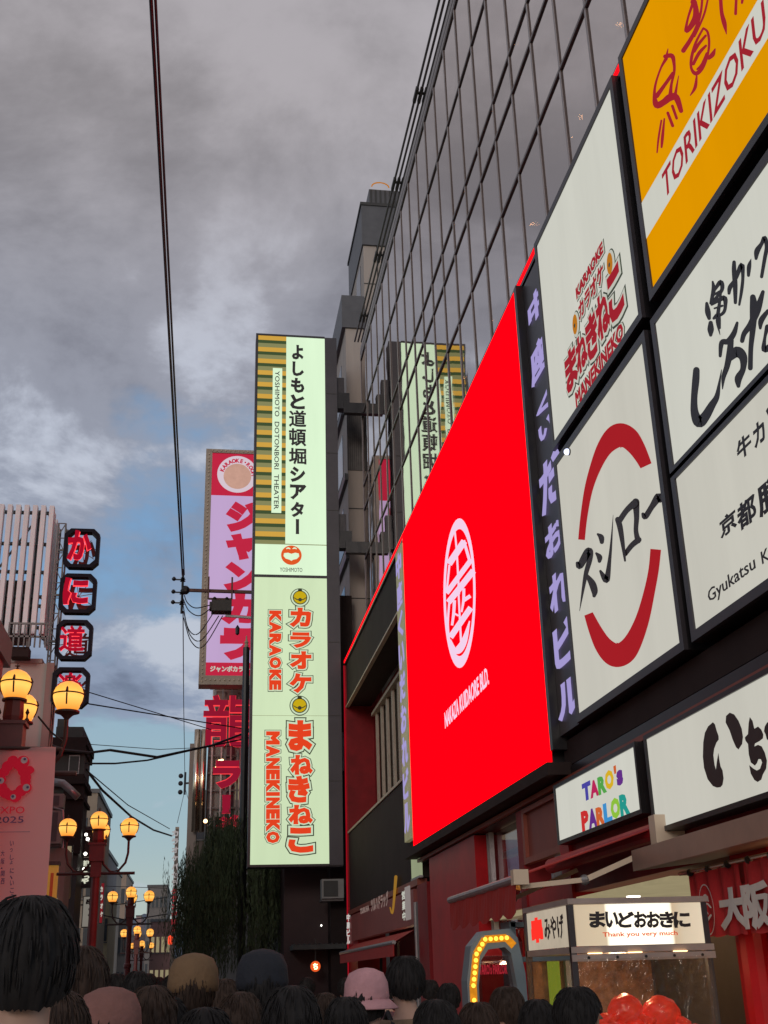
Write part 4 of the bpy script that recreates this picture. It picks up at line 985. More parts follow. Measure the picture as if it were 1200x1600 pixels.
b = MB(); put(b, F, 'ジャンボカラオケ広場', F.cell(328, 1041, 416, 1050), bold=.05, z=.008); b.obj('small_lettering', M['outline_white2'], js)

# ================================================================== NEON BUILDING
YN_ = 60.0
nb = thing('scaffold_front_building', 'grey building with latticed front and glowing steel tubes behind the dragon sign', 'building', (1.5, 62, 0))
a0 = onY(322, 1290, YN_ + .6); 
bx('wall', 'concrete', nb, (a0.x, YN_ + .6, 0), (5.4, 80, onY(322, 1150, YN_).z))
bx('upper_wall', mat('pinkish wall', (.30, .22, .19), .8, .15, 1), nb, (.6, YN_ + .7, 0), (5.4, 78, onY(322, 1040, YN_).z + 3))
for px in (309, 319):
    p = onY(px, 1140, YN_); q = onY(px - 4, 1300, YN_); MB().tube([(p.x, YN_, q.z), (p.x, YN_, p.z)], .16, 12).obj('steel_tube', M['chrome'], nb, smooth=True)
p = onY(300, 1160, YN_); bx('side_fin', 'beige2', nb, (p.x - .1, YN_ + .3, 3), (p.x + .35, 70, p.z))
b0 = onY(330, 1290, YN_).z; t0_ = onY(330, 1075, YN_).z
for k in range(6):
    x = a0.x + .15 + k * .48; bx('lattice_post', 'galv', nb, (x, YN_ + .2, b0 - 3), (x + .07, YN_ + .3, t0_))
for k in range(9):
    z = b0 + k * (t0_ - b0) / 8; bx('lattice_rail', 'steel', nb, (a0.x, YN_ + .3, z), (a0.x + 3, YN_ + .38, z + .07))
for k in range(5):
    z = b0 + k * 1.4; MB().bar((a0.x + .2 + (k % 2) * .5, YN_ + .25, z), (a0.x + 1.2 + (k % 3) * .6, YN_ + .25, z + 1.3), .05).obj('brace', M['steel'], nb)
bx('window', 'far_glass', nb, (1.2, YN_ + .55, 9.0), (1.6, YN_ + .59, 13)); bx('window', 'lit_wall', nb, (1.7, YN_ + .55, 10.2), (2.3, YN_ + .59, 11.5))
bx('dark_screen', 'black_soft', nb, (.7, YN_ + .1, 6.6), (1.5, YN_ + .19, 9.3))
F = Frame('Y', 57.0)
ns = thing('dragon_neon_sign', 'vertical red neon signboard of large brush characters left of the blade sign', 'sign', onY(350, 1280, 57))
def neon(parent, F, ch, cell, fill, tube, bold=.05, rot=0, depth=.25, tw=.02, plate=None):
    b = MB(); put(b, F, ch, cell, bold=bold, z=.06, th=depth * .25, rot=rot); b.obj('character_face', fill, parent)
    b = MB(); put(b, F, ch, cell, bold=bold + tw, z=0.0, th=.02, rot=rot); b.obj('tube_outline', tube, parent)
    if plate: b = MB(); c = cell; put(b, F, ch, (c[0] + .12, c[1] + .12, c[2] - .10, c[3] - .10), bold=bold, z=-.30, th=.02, rot=rot); b.obj('back_plate', M['back_plate'], parent)
def c9(x0, y0, x1, y1): return F.cell(300 + x0 / 6.67, 1060 + y0 / 6.67, 300 + x1 / 6.67, 1060 + y1 / 6.67)
neon(ns, F, '龍', c9(108, 175, 640, 720), M['neon_fill2'], M['neon_tube2'], .016, tw=.012); neon(ns, F, 'ラ', c9(212, 855, 525, 1150), M['neon_fill2'], M['neon_tube2'], .06, tw=.02)
neon(ns, F, 'ー', c9(310, 1215, 405, 1410), M['neon_fill2'], M['neon_tube2'], .07, rot=1, tw=.03); neon(ns, F, 'メ', c9(250, 1420, 500, 1560), M['neon_fill2'], M['neon_tube2'], .06, tw=.03)
p = F.uv(352, 1080); MB().box((p[0], 57.2, 5.0), (p[0] + .1, 57.3, p[1])).obj('support_post', M['steel'], ns)
p = F.uv(372, 1080); MB().box((p[0], 57.2, 5.0), (p[0] + .1, 57.3, p[1])).obj('support_post', M['steel'], ns)
for (px, py) in ((343, 1190), (347, 1189), (339, 1200), (360, 1200), (321, 1283)):
    q = onY(px, py, 58.5); l_ = thing('facade_lamp', {(343, 1190): 'warm bulb above the second neon character', (347, 1189): 'warm bulb just right of its twin above the second neon character', (339, 1200): 'warm bulb at left between the strokes of the neon character', (360, 1200): 'warm bulb at right between the strokes of the neon character', (321, 1283): 'yellow lamp glowing at the top of the willow'}[(px, py)], 'lamp', q)
    MB().ball(q, .10, 8, 6).obj('bulb', M['warm_spot'], l_); MB().tube([q, q + V((0, .9, 0))], .02, 6).obj('arm', M['steel'], l_)

# ================================================================== LEFT SIDE
XL = -4.4
YK = 32.0
def kx(px, py, Y=YK): return onY(px, py, Y)
kt = thing('slatted_rooftop_tower', 'white vertical slat screen tower above the crab restaurant at left', 'building', (-6, YK, 0))
ztop = kx(86, 790).z; xr = kx(84, 800).x
# slats of the face towards the viewer
sp = kx(13.2, 800).x - kx(0, 800).x; swd = kx(7.3, 800).x - kx(0, 800).x
zb = kx(60, 990).z
s0 = bx('slat', 'white_slat', kt, (xr - swd, YK, zb), (xr, YK + .25, ztop))
for k in range(1, 14): piece(s0, kt, (-k * sp, 0, 0))
for k in range(3):
    bx('side_slat', 'white_slat', kt, (xr - .12, YK + .5 + k * .55, zb), (xr - .02, YK + .7 + k * .55, ztop - .02))
for z in (ztop - .08, ztop - 1.05, ztop - 1.9, ztop - 2.9, zb + 1.2, zb + .3):
    bx('rail', 'steel', kt, (xr - 7, YK + .27, z - .08), (xr - .05, YK + .37, z)); bx('rail', 'steel', kt, (xr - .2, YK + .37, z - .08), (xr - .13, YK + 1.7, z))
bx('board_behind', mat('rusty boards', (.075, .05, .045), .8, .3, 2), kt, (xr - 7, YK + 1.2, zb), (xr - .5, YK + 1.3, ztop - 1.9))
for k in range(6): MB().bar((xr - .4 - k * 1.1, YK + .32, ztop - .15), (xr - 1.4 - k * 1.1, YK + .32, ztop - 1.8), .05).obj('brace', M['steel'], kt)
for k in range(5): bx('post', 'steel', kt, (xr - .5 - k * 1.1, YK + .4, zb - 1), (xr - .42 - k * 1.1, YK + .48, ztop))
# balcony and lower body
zl = kx(60, 1035).z
bx('body', 'beige', kt, (-9, YK + .1, 0), (kx(78, 1100).x, YK + 1.2, zl)); bx('parapet', 'beige2', kt, (-9, YK + .05, zl), (kx(66, 1030).x, YK + 1.2, zl + .12))
bx('corner_strip', mat('pinkish corner', (.26, .17, .15), .7, .15, 2, streak=True), kt, (kx(68, 1100).x, YK + .02, 0), (kx(80, 1100).x, YK + .098, zl))
for z in (kx(50, 985).z, kx(50, 1005).z): bx('balcony_rail', 'steel', kt, (kx(18, 990).x, YK - .6, z), (kx(80, 990).x, YK - .55, z + .05))
for k in range(8): bx('balcony_post', 'steel', kt, (kx(18, 990).x + k * .14, YK - .6, kx(50, 1020).z), (kx(18, 990).x + k * .14 + .04, YK - .55, kx(50, 985).z))
bx('dark_box', 'black_soft', kt, (kx(20, 1030).x, YK - .5, kx(30, 1033).z), (kx(48, 1030).x, YK - .05, kx(30, 1018).z))
# mast that carries the four boxes
b = MB(); mx_ = kx(92, 860).x; zt = kx(95, 812).z; zb2 = kx(80, 1130).z
for dx in (-.10, .10):
    for dy in (0, .5): b.bar((mx_ + dx, YK + .3 + dy, zb2 - 3), (mx_ + dx, YK + .3 + dy, zt), .045)
for k in range(14):
    z = zt - k * (zt - zb2) / 13; s_ = 1 if k % 2 else -1
    b.bar((mx_ - .1 * s_, YK + .3, z), (mx_ + .1 * s_, YK + .3, z - .4), .025); b.bar((mx_ - .1, YK + .3, z), (mx_ + .1, YK + .3, z), .025); b.bar((mx_ + .1, YK + .3, z), (mx_ + .1, YK + .8, z - .3), .025)
b.obj('lattice_mast', M['steel'], kt)
F = Frame('Y', YK)
names = [('か', (97, 827, 157, 886)), ('に', (90, 897, 152, 957)), ('道', (84, 969, 146, 1030)), ('楽', (78, 1043, 141, 1105))]
lab = ['topmost red neon hiragana in an octagonal black frame on the left tower', 'second red neon box from the top in the octagonal frame column', 'third red neon box holding a dense kanji', 'lowest red neon box partly behind the round street lamps']
gbx = [(104, 830, 145, 876), (97, 904, 140, 945), (92, 979, 134, 1018), (88, 1052, 130, 1092)]
for i, (ch, q) in enumerate(names):
    c = F.cell(*q); w_ = c[1] - c[0]; h_ = c[3] - c[2]
    t = thing('neon_character_box', lab[i], 'sign', ((c[0] + c[1]) / 2, YK, c[2]), 'neon character boxes on the left tower')
    def octo(m, d):
        k = w_ * .17 * d / 1
        return [(c[0] + m + k, c[2] + m), (c[1] - m - k, c[2] + m), (c[1] - m, c[2] + m + k), (c[1] - m, c[3] - m - k), (c[1] - m - k, c[3] - m), (c[0] + m + k, c[3] - m), (c[0] + m, c[3] - m - k), (c[0] + m, c[2] + m + k)]
    fr = MB(); o_, n_ = octo(0, 1), octo(w_ * .10, .85)
    for dy in (-.02, .26):
        for (x, z) in o_: fr.v.append((x, YK + dy, z))
        for (x, z) in n_: fr.v.append((x, YK + dy, z))
    for j in range(8):
        l = (j + 1) % 8
        fr.f += [(j, l, 8 + l, 8 + j), (16 + l, 16 + j, 24 + j, 24 + l), (l, j, 16 + j, 16 + l), (8 + j, 8 + l, 24 + l, 24 + j)]
    fr.obj('octagon_frame', mat('indigo black frame', (.007, .005, .013), .5, .2, 5) if i == 0 else bpy.data.materials['indigo black frame'], t)
    bpy.data.materials['indigo black frame'].node_tree.nodes['Principled BSDF'].inputs['Specular IOR Level'].default_value = .1
    cxm, czm = (c[0] + c[1]) / 2, (c[2] + c[3]) / 2; sp_ = MB()
    for a in range(8):
        aa = a * math.pi / 4 + .2; sp_.bar((cxm, YK + .30, czm), (cxm + w_ * .42 * math.cos(aa), YK + .30, czm + w_ * .42 * math.sin(aa)), .018)
    sp_.obj('spokes', M['steel'], t)
    g_ = F.cell(*gbx[i])
    neon(t, F, ch, g_, M['neon_fill'], M['neon_tube'], .04 if i < 2 else .014, tw=.022 if i < 2 else .014, plate=True)
    bx('mount_arm', 'steel', t, (c[0] - .18, YK + .2, czm - .03), (c[0] + .02, YK + .26, czm + .03))

# near left building (grey box parapet)
nl = thing('near_grey_building', 'near grey building with boxed parapet at the left edge', 'building', (-6, 22, 0))
zf = onX(20, 1005, XL).z; ye = onX(20, 1005, XL).y; zf2 = onX(20, 1050, XL).z
bx('fascia', 'cap', nl, (-8, 8, zf2), (XL, ye, zf)); bx('wall', 'concrete', nl, (-8, 8, 0), (XL - .25, ye - .4, zf2))
bx('wall_strip', 'beige2', nl, (XL - .25, ye - 1.2, 0), (XL - .1, ye - .4, zf2))
for k in range(3): bx('window', 'far_glass', nl, (XL - .24, ye - 4 - k * 4, 4.5), (XL - .22, ye - 1.8 - k * 4, 6.8))
for z in (3.6, 4.1): bx('cornice', 'slat', nl, (XL - .25, 8, z), (XL - .05, ye - .4, z + .12))
# dark stepped building
dk = thing('dark_stepped_building', 'dark green grey building with heavy cornices right of the street lamps at left', 'building', (-6, 44, 0))
def LX(px, py, Y): return onY(px, py, Y)
Yd = 42.0
bx('wall', 'dark_green', dk, (-9, Yd, 0), (LX(131, 1200, Yd).x, Yd + 2.2, LX(130, 1160, Yd).z))
bx('wall_lower', 'black_soft', dk, (LX(100, 1250, Yd).x, Yd - .3, LX(100, 1335, Yd).z), (LX(131, 1250, Yd).x, Yd - .01, LX(100, 1215, Yd).z))
for (ya, yb, xe) in ((1156, 1168, 142), (1168, 1178, 139), (1213, 1222, 136), (1222, 1228, 138), (1246, 1252, 135)):
    bx('cornice', 'black_soft', dk, (-9, Yd - .5, LX(100, yb, Yd).z), (LX(xe - 3, ya, Yd).x, Yd + 2.4, LX(100, ya, Yd).z))
bx('roof_box', 'dark_green', dk, (LX(84, 1150, Yd).x, Yd + .5, LX(84, 1160, Yd).z), (LX(127, 1150, Yd).x, Yd + 4, LX(100, 1131, Yd).z))
bx('roof_box', 'dark_green', dk, (LX(84, 1130, Yd).x, Yd + 1, LX(84, 1150, Yd).z), (LX(96, 1130, Yd).x, Yd + 3, LX(100, 1114, Yd).z))
bx('stair_box', 'beige', dk, (LX(97, 1130, Yd).x, Yd + 2, LX(84, 1132, Yd).z), (LX(116, 1130, Yd).x, Yd + 4, LX(100, 1119, Yd).z))
bx('window_frame', 'galv', dk, (LX(107, 1200, Yd).x, Yd - .04, LX(100, 1210, Yd).z), (LX(124, 1200, Yd).x, Yd - .01, LX(100, 1180, Yd).z)); bx('window', 'black', dk, (LX(108.5, 1200, Yd).x, Yd - .06, LX(100, 1208, Yd).z), (LX(122.5, 1200, Yd).x, Yd - .045, LX(100, 1182, Yd).z))
# things hung on the lower left: units and duct
for i, (x0, y0, x1, y1, lb_) in enumerate(((78, 1240, 100, 1262, 'upper grey outdoor unit on the wall beside the banner'), (76, 1266, 98, 1318, 'tall pale outdoor unit below its twin beside the banner'))):
    t = thing('outdoor_unit', lb_, 'air conditioner', LX(x0, y1, 36), 'outdoor units beside the banner'); p, q = LX(x0, y1, 36), LX(x1, y0, 36)
    bx('casing', 'greyunit', t, (p.x, 36, p.z), (q.x, 36.5, q.z)); bx('grille', 'cap', t, (p.x + .05, 35.98, p.z + .06), (q.x - .12, 36, q.z - .06)); bx('bracket', 'steel', t, (p.x - .3, 36.1, p.z - .07), (q.x, 36.4, p.z - .01))
t = thing('duct', 'pale bent duct on the facade above the outdoor units', 'duct', LX(100, 1240, 37)); MB().tube([LX(84, 1222, 37), LX(98, 1224, 37), LX(110, 1234, 37), LX(122, 1246, 37)], .12, 10).obj('duct_pipe', M['galv'], t, smooth=True)
MB().tube([LX(84, 1262, 36), LX(98, 1266, 36), LX(100, 1300, 36), LX(98, 1325, 36)], .04, 8).obj('pipe_run', M['galv'], t)
t = thing('left_shop_row', 'low shop facade with warm lights behind the umbrella of the crowd', 'building', (-6, 38, 0))
bx('wall', 'beige2', t, (-9, 36.6, 0), (LX(106, 1300, 36.6).x, 38.2, LX(100, 1325, 36.6).z)); bx('window_band', 'lit_wall', t, (-8, 36.5, 3.2), (LX(92, 1380, 36.6).x, 36.59, 4.0))
t = thing('yellow_awning', 'yellow and red boxed shop sign behind the expo banner edge', 'sign', LX(80, 1400, 34)); p, q = LX(70, 1410, 34), LX(91, 1352, 34)
bx('board', mat('amber board', (.50, .26, .03), .5, .1, 3, emit=(.30, .16, .03), es=.6), t, (p.x, 34, p.z), (q.x, 34.2, q.z)); bx('red_inset', mat('orange red inset', (.40, .06, .02), .5, .1, 3, emit=(.2, .03, .01), es=.5), t, (p.x + .1, 33.97, p.z), (q.x - .1, 34, q.z - .2)); bx('roof_edge', 'steel', t, (p.x, 33.9, q.z), (q.x + .05, 34.2, q.z + .1))
# small hanging signs on the left
def hang(name, label, px0, py0, px1, py1, Y, face, txt, tm, cells, bold=.05, rimm='black'):
    F = Frame('Y', Y); c = F.cell(px0, py0, px1, py1); t = thing(name, label, 'sign', ((c[0] + c[1]) / 2, Y, c[2]))
    bx('box', rimm, t, (c[0] - .03, Y + .02, c[2] - .03), (c[1] + .03, Y + .3, c[3] + .03)); fbox(F, c[0], c[1], c[2], c[3], -.02, 0).obj('face', face, t)
    b = MB()
    for ch, q in zip(txt, cells): put(b, F, ch, F.cell(*q), bold=bold, z=.01)
    b.obj('lettering', tm, t); bx('arm', 'steel', t, (c[0] - .5, Y + .1, c[3] - .3), (c[0] - .03, Y + .15, c[3] - .25))
    return t, F
beg = lit('beige sign face', (.30, .24, .15), .85, .08, 2)
t, F = hang('beige_shop_sign', 'beige vertical hanging sign with dark letters and red seal left of the black sign', 96, 1322, 112, 1402, 40, beg, '招福軒', M['print_brown'], [(100, 1357, 107, 1362), (100, 1365, 106, 1371), (99, 1374, 106, 1382)])
b = MB(); c = F.cell(97.5, 1384, 104, 1389); rect(b, F, c[0], c[1], c[2], c[3], .01, .01); b.obj('seal', M['vermilion'], t)
t, F = hang('black_shop_sign', 'black vertical sign with white brush hiragana under the bright spotlights', 126, 1341, 144, 1386, 44, M['black'], 'みつや', lit('white brush letters', (.65, .66, .52), .95), [(127.5, 1361, 141, 1368), (131, 1368, 140, 1374), (126, 1372, 139, 1381)], .07)
b = MB(); put(b, F, '割烹', F.cell(130, 1344, 142, 1354), bold=.04, z=.01); b.obj('small_lettering', bpy.data.materials['white brush letters'], t)
t, F = hang('white_skewer_sign', 'white vertical sign with one black kanji low behind the crowd', 128, 1401, 148, 1448, 46, lit('grey white face', (.24, .22, .19), .8), '串カ', M['print_dark'], [(134, 1404, 147, 1414), (137, 1416, 146, 1432)], .05)
t, F = hang('red_vertical_sign', 'slim dark red vertical sign with white marks beside the second lamp post', 155, 1380, 163, 1442, 60, lit('dim crimson', (.20, .012, .018), .8), 'カラオケ', M['outline_white2'], [(156.5, 1385 + k * 13, 161, 1394 + k * 13) for k in range(4)])
for i, (px, py, r_) in enumerate(((134.5, 1304, .09), (137, 1311, .10), (140, 1315, .07), (133.5, 1334, .10), (131, 1358, .09), (115, 1358, .05))):
    p = onY(px, py, 43); t = thing('spotlight', ('uppermost of the glaring spotlights above the black sign', 'second glaring spotlight above the black sign', 'lower right spotlight of the upper cluster', 'single spotlight just over the black sign', 'pinkish spotlight shining on the black sign itself', 'faint little spotlight left of the black sign')[i], 'lamp', p, 'spotlights around the black sign')
    MB().ball(p, r_ * .6, 8, 6).obj('lens', M['white_spot'], t); MB().tube([p + V((0, .05, 0)), p + V((-.1, .5, .1))], .03, 6).obj('stem', M['black'], t)
t = thing('spotlight_box', 'dark rounded lighting box above the black sign', 'canopy', LX(135, 1300, 44.5)); p, q = LX(128, 1335, 44.5), LX(149, 1297, 44.5); bx('canopy_body', mat('umber box', (.06, .045, .035), .6), t, (p.x, 44.5, p.z), (q.x, 45.4, q.z)); bx('canopy_rim', 'cap', t, (p.x - .1, 44.4, q.z), (q.x + .1, 45.5, q.z + .12))

# far buildings
def block(label, px0, px1, ptop, Y, depth, m, rows=0, cols=0, name='far_building', side=None, wm='far_glass', zb=0):
    a, b = onY(px0, ptop, Y), onY(px1, ptop, Y); z = (a.z + b.z) / 2
    t = thing(name, label, 'building', ((a.x + b.x) / 2, Y, 0)); bx('wall', m, t, (a.x, Y, zb), (b.x, Y + depth, z))
    bx('parapet', 'cap', t, (a.x - .1, Y - .1, z), (b.x + .1, Y + depth + .1, z + .25))
    if rows:
        wdt = (b.x - a.x) / cols; h = 3.2; src_ = None
        for r in range(rows):
            for c in range(cols):
                zz = z - 1.0 - (r + 1) * h + 1.2
                if zz < 1: continue
                if src_ is None:
                    x0 = a.x + wdt * .2; z0 = zz; src_ = bx('window', wm, t, (x0, Y - .05, z0), (x0 + wdt * .6, Y - .001, z0 + 1.5))
                    s2 = bx('window_sill', 'cap', t, (x0 - .05, Y - .12, z0 - .12), (x0 + wdt * .6 + .05, Y - .002, z0 - .04))
                else: piece(src_, t, (c * wdt, 0, zz - z0)); piece(s2, t, (c * wdt, 0, zz - z0))
    return t
block('tan narrow tower behind the second street lamp', 131, 153, 1239, 75, 12, mat('tan tower', (.34, .28, .22), .8, .1, 1), 6, 2)
block('grey building with pale stripes right of the second lamp post', 150, 168, 1332, 95, 12, mat('grey lilac wall', (.25, .235, .25), .8, .1, .6), 6, 2)
block('low beige house roof between lamp posts', 166, 180, 1358, 115, 10, mat('pale beige far', (.36, .30, .25), .8, .1, .6), 4, 2)
block('peach block left of the third street lamp', 180, 198, 1366, 135, 14, mat('peach far', (.38, .29, .23), .8, .1, .6), 6, 2)
block('distant grey brown apartment tower right of the third lamp', 231, 262, 1385, 190, 25, mat('far apartment wall', (.20, .18, .17), .8, .1, .4), 12, 5)
block('cream low block behind the second lamp post base', 150, 172, 1400, 88, 8, mat('cream far', (.40, .34, .22), .8, .1, .6), 3, 3)
block('hazy grey block at the foot of the street left', 168, 200, 1440, 125, 8, mat('hazy grey', (.22, .20, .19), .8, .1, .6), 3, 4)
block('small pink antenna building at the street end', 213, 221, 1432, 260, 20, mat('pink far', (.36, .24, .24), .8, .1, .6))
block('low dark block at the street end', 196, 250, 1462, 230, 20, mat('dusky far', (.12, .10, .11), .8, .1, .6), 2, 6)
hl = MB()
pts = []
for i in range(40):
    px = 150 + i * 5; p = onY(px, 1452 - 22 * math.exp(-((px - 222) / 40) ** 2) - 3 * math.sin(px * .2), 1100); pts.append(p)
n = len(pts)
hl.v = [tuple(p) for p in pts] + [(p.x, 1100, -5) for p in pts] + [(p.x, 1150, p.z - 6) for p in pts]
hl.f = [(i, i + 1, n + i + 1, n + i) for i in range(n - 1)] + [(i, 2 * n + i, 2 * n + i + 1, i + 1) for i in range(n - 1)]
tag(hl.obj('distant_hills', mat('blue hills', (.14, .17, .24), .9, .1, .01)), kind='structure')
# right row beyond
block('plain dark building behind the willow', 300, 470, 1240, 82, 20, mat('dark brown far', (.10, .08, .07), .8, .1, .6), 4, 6)
b_ = block('reddish cluttered facade at the street end right', 236, 268, 1440, 130, 20, mat('ruddy far', (.22, .12, .11), .8, .1, .6), 3, 4, wm='lit_wall')

# slim vertical sign at the right of the far street
F = Frame('Y', 70.0); c = F.cell(266, 1292, 284, 1500)
t = thing('slim_far_sign', 'slim tall grey sign with white then red characters left of the willow', 'sign', ((c[0] + c[1]) / 2, 70, 0))
fbox(F, c[0], c[1] - .15, c[2] - 2, c[3], -.3, 0).obj('board', mat('grey brown board', (.17, .135, .12), .6, .15, 2), t); fbox(F, c[0], c[1] - .15, c[3] - .12, c[3], 0, .02).obj('rim', M['slat'], t)
b = MB()
for ch, y in zip('カラオケパセラ', range(1297, 1400, 13)): put(b, F, ch, F.cell(268, y, 279, y + 10), bold=.05)
b.obj('white_characters', lit('pale far letters', (.42, .38, .38), .8), t)
b = MB()
for ch, y in zip('グランボール', range(1388, 1470, 12)): put(b, F, ch, F.cell(267, y, 278, y + 9), bold=.05)
b.obj('red_characters', lit('red far letters', (.50, .05, .06), .8), t)
t = thing('red_lantern', 'glowing red lantern at the foot of the slim far sign', 'lantern', onY(266.5, 1471, 66)); p = onY(266.5, 1463, 66)
MB().lathe((p.x, p.y, p.z - .42), [(.05, 0), (.12, .06), (.13, .25), (.12, .40), (.05, .46)], 12).obj('shade', lit('lantern red', (1.0, .08, .03), 1.2), t); MB().tube([(p.x, p.y, p.z), (p.x, p.y, p.z + .5)], .015, 6).obj('cord', M['cable'], t)

# ================================================================== STREET LAMPS
def globe(parent, x, y, z, s=1.0):
    """z = centre of the globe"""
    r = .21 * s
    g_ = MB().lathe((x, y, z), [(r * .30, -r * 1.02), (r * .62, -r * .98), (r * .78, -r * .66), (r * .92, -r * .33), (r * .99, 0), (r * .98, r * .25), (r * .86, r * .56), (r * .62, r * .82), (r * .32, r * .97), (.01, r * 1.0)], 24).obj('globe', M['globe'], parent, smooth=True)
    i_ = MB(); i_.lathe((x, y, z), [(r * .99, r * .08), (r * 1.04, r * .10), (r * 1.04, r * .16), (r * .99, r * .18)], 24)
    for k in range(4):
        a = k * math.pi / 2 + math.pi / 2; i_.tube([(x + math.cos(a) * rr, y + math.sin(a) * rr, z + zz) for rr, zz in ((r * .80, -r * .66), (r * .95, -r * .33), (r * 1.02, 0), (r * 1.03, r * .18), (r * .95, r * .42), (r * .9, r * .5))], [.011, .011, .012, .02, .014, .003], 6)
    i_.lathe((x, y, z), [(r * .22, r * .93), (r * .26, r * .99), (r * .10, r * 1.06), (r * .05, r * 1.2), (r * .12, r * 1.27), (r * .03, r * 1.36), (.003, r * 1.5)], 10); i_.bar((x - r * .17, y, z + r * 1.27), (x + r * .17, y, z + r * 1.27), .015)
    i_.obj('cage', M['lamp_iron'], g_)
    cu = MB().lathe((x, y, z), [(r * .10, -r * 1.65), (r * .16, -r * 1.5), (r * .34, -r * 1.30), (r * .55, -r * 1.16), (r * .80, -r * 1.10), (r * .80, -r * .98), (r * .60, -r * .94)], 20); cu.obj('cup', M['lamp_iron'], g_)
    return g_
gm = bpy.data.materials.new('glowing amber glass'); gm.use_nodes = True; t_ = gm.node_tree; b_ = t_.nodes['Principled BSDF']
tcg = t_.nodes.new('ShaderNodeTexCoord'); sg = t_.nodes.new('ShaderNodeSeparateXYZ'); t_.links.new(tcg.outputs['Generated'], sg.inputs[0])
rg = t_.nodes.new('ShaderNodeValToRGB'); e = rg.color_ramp.elements; e.new(.5); e.new(.75)
for k, (p_, c_) in enumerate(((0.0, (1.0, .30, .03)), (.42, (1.25, .66, .14)), (.62, (1.25, .60, .10)), (1.0, (1.0, .32, .03)))): e[k].position = p_; e[k].color = (*c_, 1)
t_.links.new(sg.outputs[2], rg.inputs[0]); t_.links.new(rg.outputs[0], b_.inputs['Emission Color']); b_.inputs['Emission Strength'].default_value = 1.0; b_.inputs['Base Color'].default_value = (.5, .25, .05, 1); b_.inputs['Roughness'].default_value = .2
M['globe'] = gm
def street_lamp(label, px, py, Y, full=True, turn=0.0):
    p = onY(px, py, Y); x, y, zt = p.x, p.y, p.z
    t = thing('street_lamp', label, 'street lamp', (x, y, 0), 'globe street lamps along the left of the street')
    MB().lathe((x, y, 0), [(.26, 0), (.26, .5), (.20, .6), (.13, .7), (.12, 2.2), (.15, 2.25), (.15, 2.35), (.105, 2.4), (.10, zt - 1.25)], 12).obj('post', M['lamp_red'], t)
    h = MB().box((x - .17, y - .17, zt - .95), (x + .17, y + .17, zt - .55)); h.box((x - .20, y - .20, zt - .58), (x + .20, y + .20, zt - .53)); h.box((x - .12, y - .12, zt - 1.3), (x + .12, y + .12, zt - .95)); h.lathe((x, y, zt), [(.12, -.53), (.14, -.45), (.13, -.24)], 8); h.obj('head_block', M['lamp_red'], t)
    globe(t, x, y, zt)
    for (dx, dy) in ((-.72, 0), (.72, 0), (0, .72), (0, -.72)) if False else ((-.72, 0), (.72, 0), (0.0, .75)):
        zc_ = zt - .16; dn = V((dx, dy, 0)); 
        a = MB(); a.tube([(x + dn.x * f_, y + dn.y * f_, zc_ + zz) for f_, zz in ((.16, -.62), (.22, -.85), (.45, -1.02), (.72, -1.0), (.93, -.82), (1.0, -.6), (1.0, -.33))], .028, 8); a.obj('arm', M['lamp_iron'], t)
        if full:
            a = MB(); q = (x + dn.x * .26, y + dn.y * .26, zt - .52); a.lathe(q, [(.03, 0), (.035, .03), (.012, .06), (.012, .1), (.03, .13), (.004, .19)], 8); a.obj('finial', M['lamp_iron'], t)
        globe(t, x + dn.x, y + dn.y, zc_)
    a = MB().tube([(x - .9, y, zt - 1.22), (x + .9, y, zt - 1.22)], .035, 8); a.obj('banner_bar', M['lamp_iron'], t)
    return t
street_lamp('nearest red street lamp with amber globes above the expo banner', 25, 1070, 16.4)
street_lamp('second street lamp with amber globes over a thin banner bar', 155, 1282, 29.2)
street_lamp('third street lamp centred against the pale far sky', 205, 1394, 50.0)
street_lamp('fourth street lamp, small, right of the cream block', 214.5, 1453, 71.0, False)
street_lamp('fifth and smallest street lamp deep in the street', 222, 1474, 98.0, False)

# banner on the nearest lamp
F = Frame('Y', 16.1)
bn = thing('expo_banner', 'white cloth banner in pink screen glow with ring of red balls and expo lettering on the nearest lamp', 'banner', onY(40, 1168, 16.1))
clm = bpy.data.materials.new('screen glow banner cloth'); clm.use_nodes = True; t_ = clm.node_tree; b_ = t_.nodes['Principled BSDF']; b_.inputs['Base Color'].default_value = (.92, .58, .58, 1); b_.inputs['Roughness'].default_value = .85  # white cloth; the red screen's glow is put into its pink base
b_.inputs['Emission Color'].default_value = (.30, .06, .07, 1); b_.inputs['Emission Strength'].default_value = 0.0
o_ = t_.nodes['Material Output']; tl = t_.nodes.new('ShaderNodeBsdfTranslucent'); tl.inputs[0].default_value = (.97, .60, .58, 1); ms = t_.nodes.new('ShaderNodeMixShader'); ms.inputs[0].default_value = .5
t_.links.new(b_.outputs[0], ms.inputs[1]); t_.links.new(tl.outputs[0], ms.inputs[2]); t_.links.new(ms.outputs[0], o_.inputs[0])
def bpt(px, py, dz=0): 
    p = onY(px, py, 16.1); return V((p.x, p.y + dz, p.z))
c = MB(); nx, nz = 16, 20
for j in range(nz + 1):
    f_ = j / nz
    for i in range(nx + 1):
        g_ = i / nx; ex = 88 - 17 * f_ ** 1.1; px = -60 + (ex + 60) * g_; py = 1168 + 250 * f_ + (2 - g_ * 2)
        p = bpt(px, py); c.v.append((p.x, p.y + .05 * math.sin(g_ * 5 + f_ * 2) + .08 * max(0, g_ - .6) * math.sin(f_ * 4), p.z))
for j in range(nz):
    for i in range(nx): a_ = j * (nx + 1) + i; c.f.append((a_, a_ + 1, a_ + nx + 2, a_ + nx + 1))
c.obj('cloth', clm, bn, smooth=True)
F = Frame('Y', 16.02); T6 = ((0, 1000), 6)
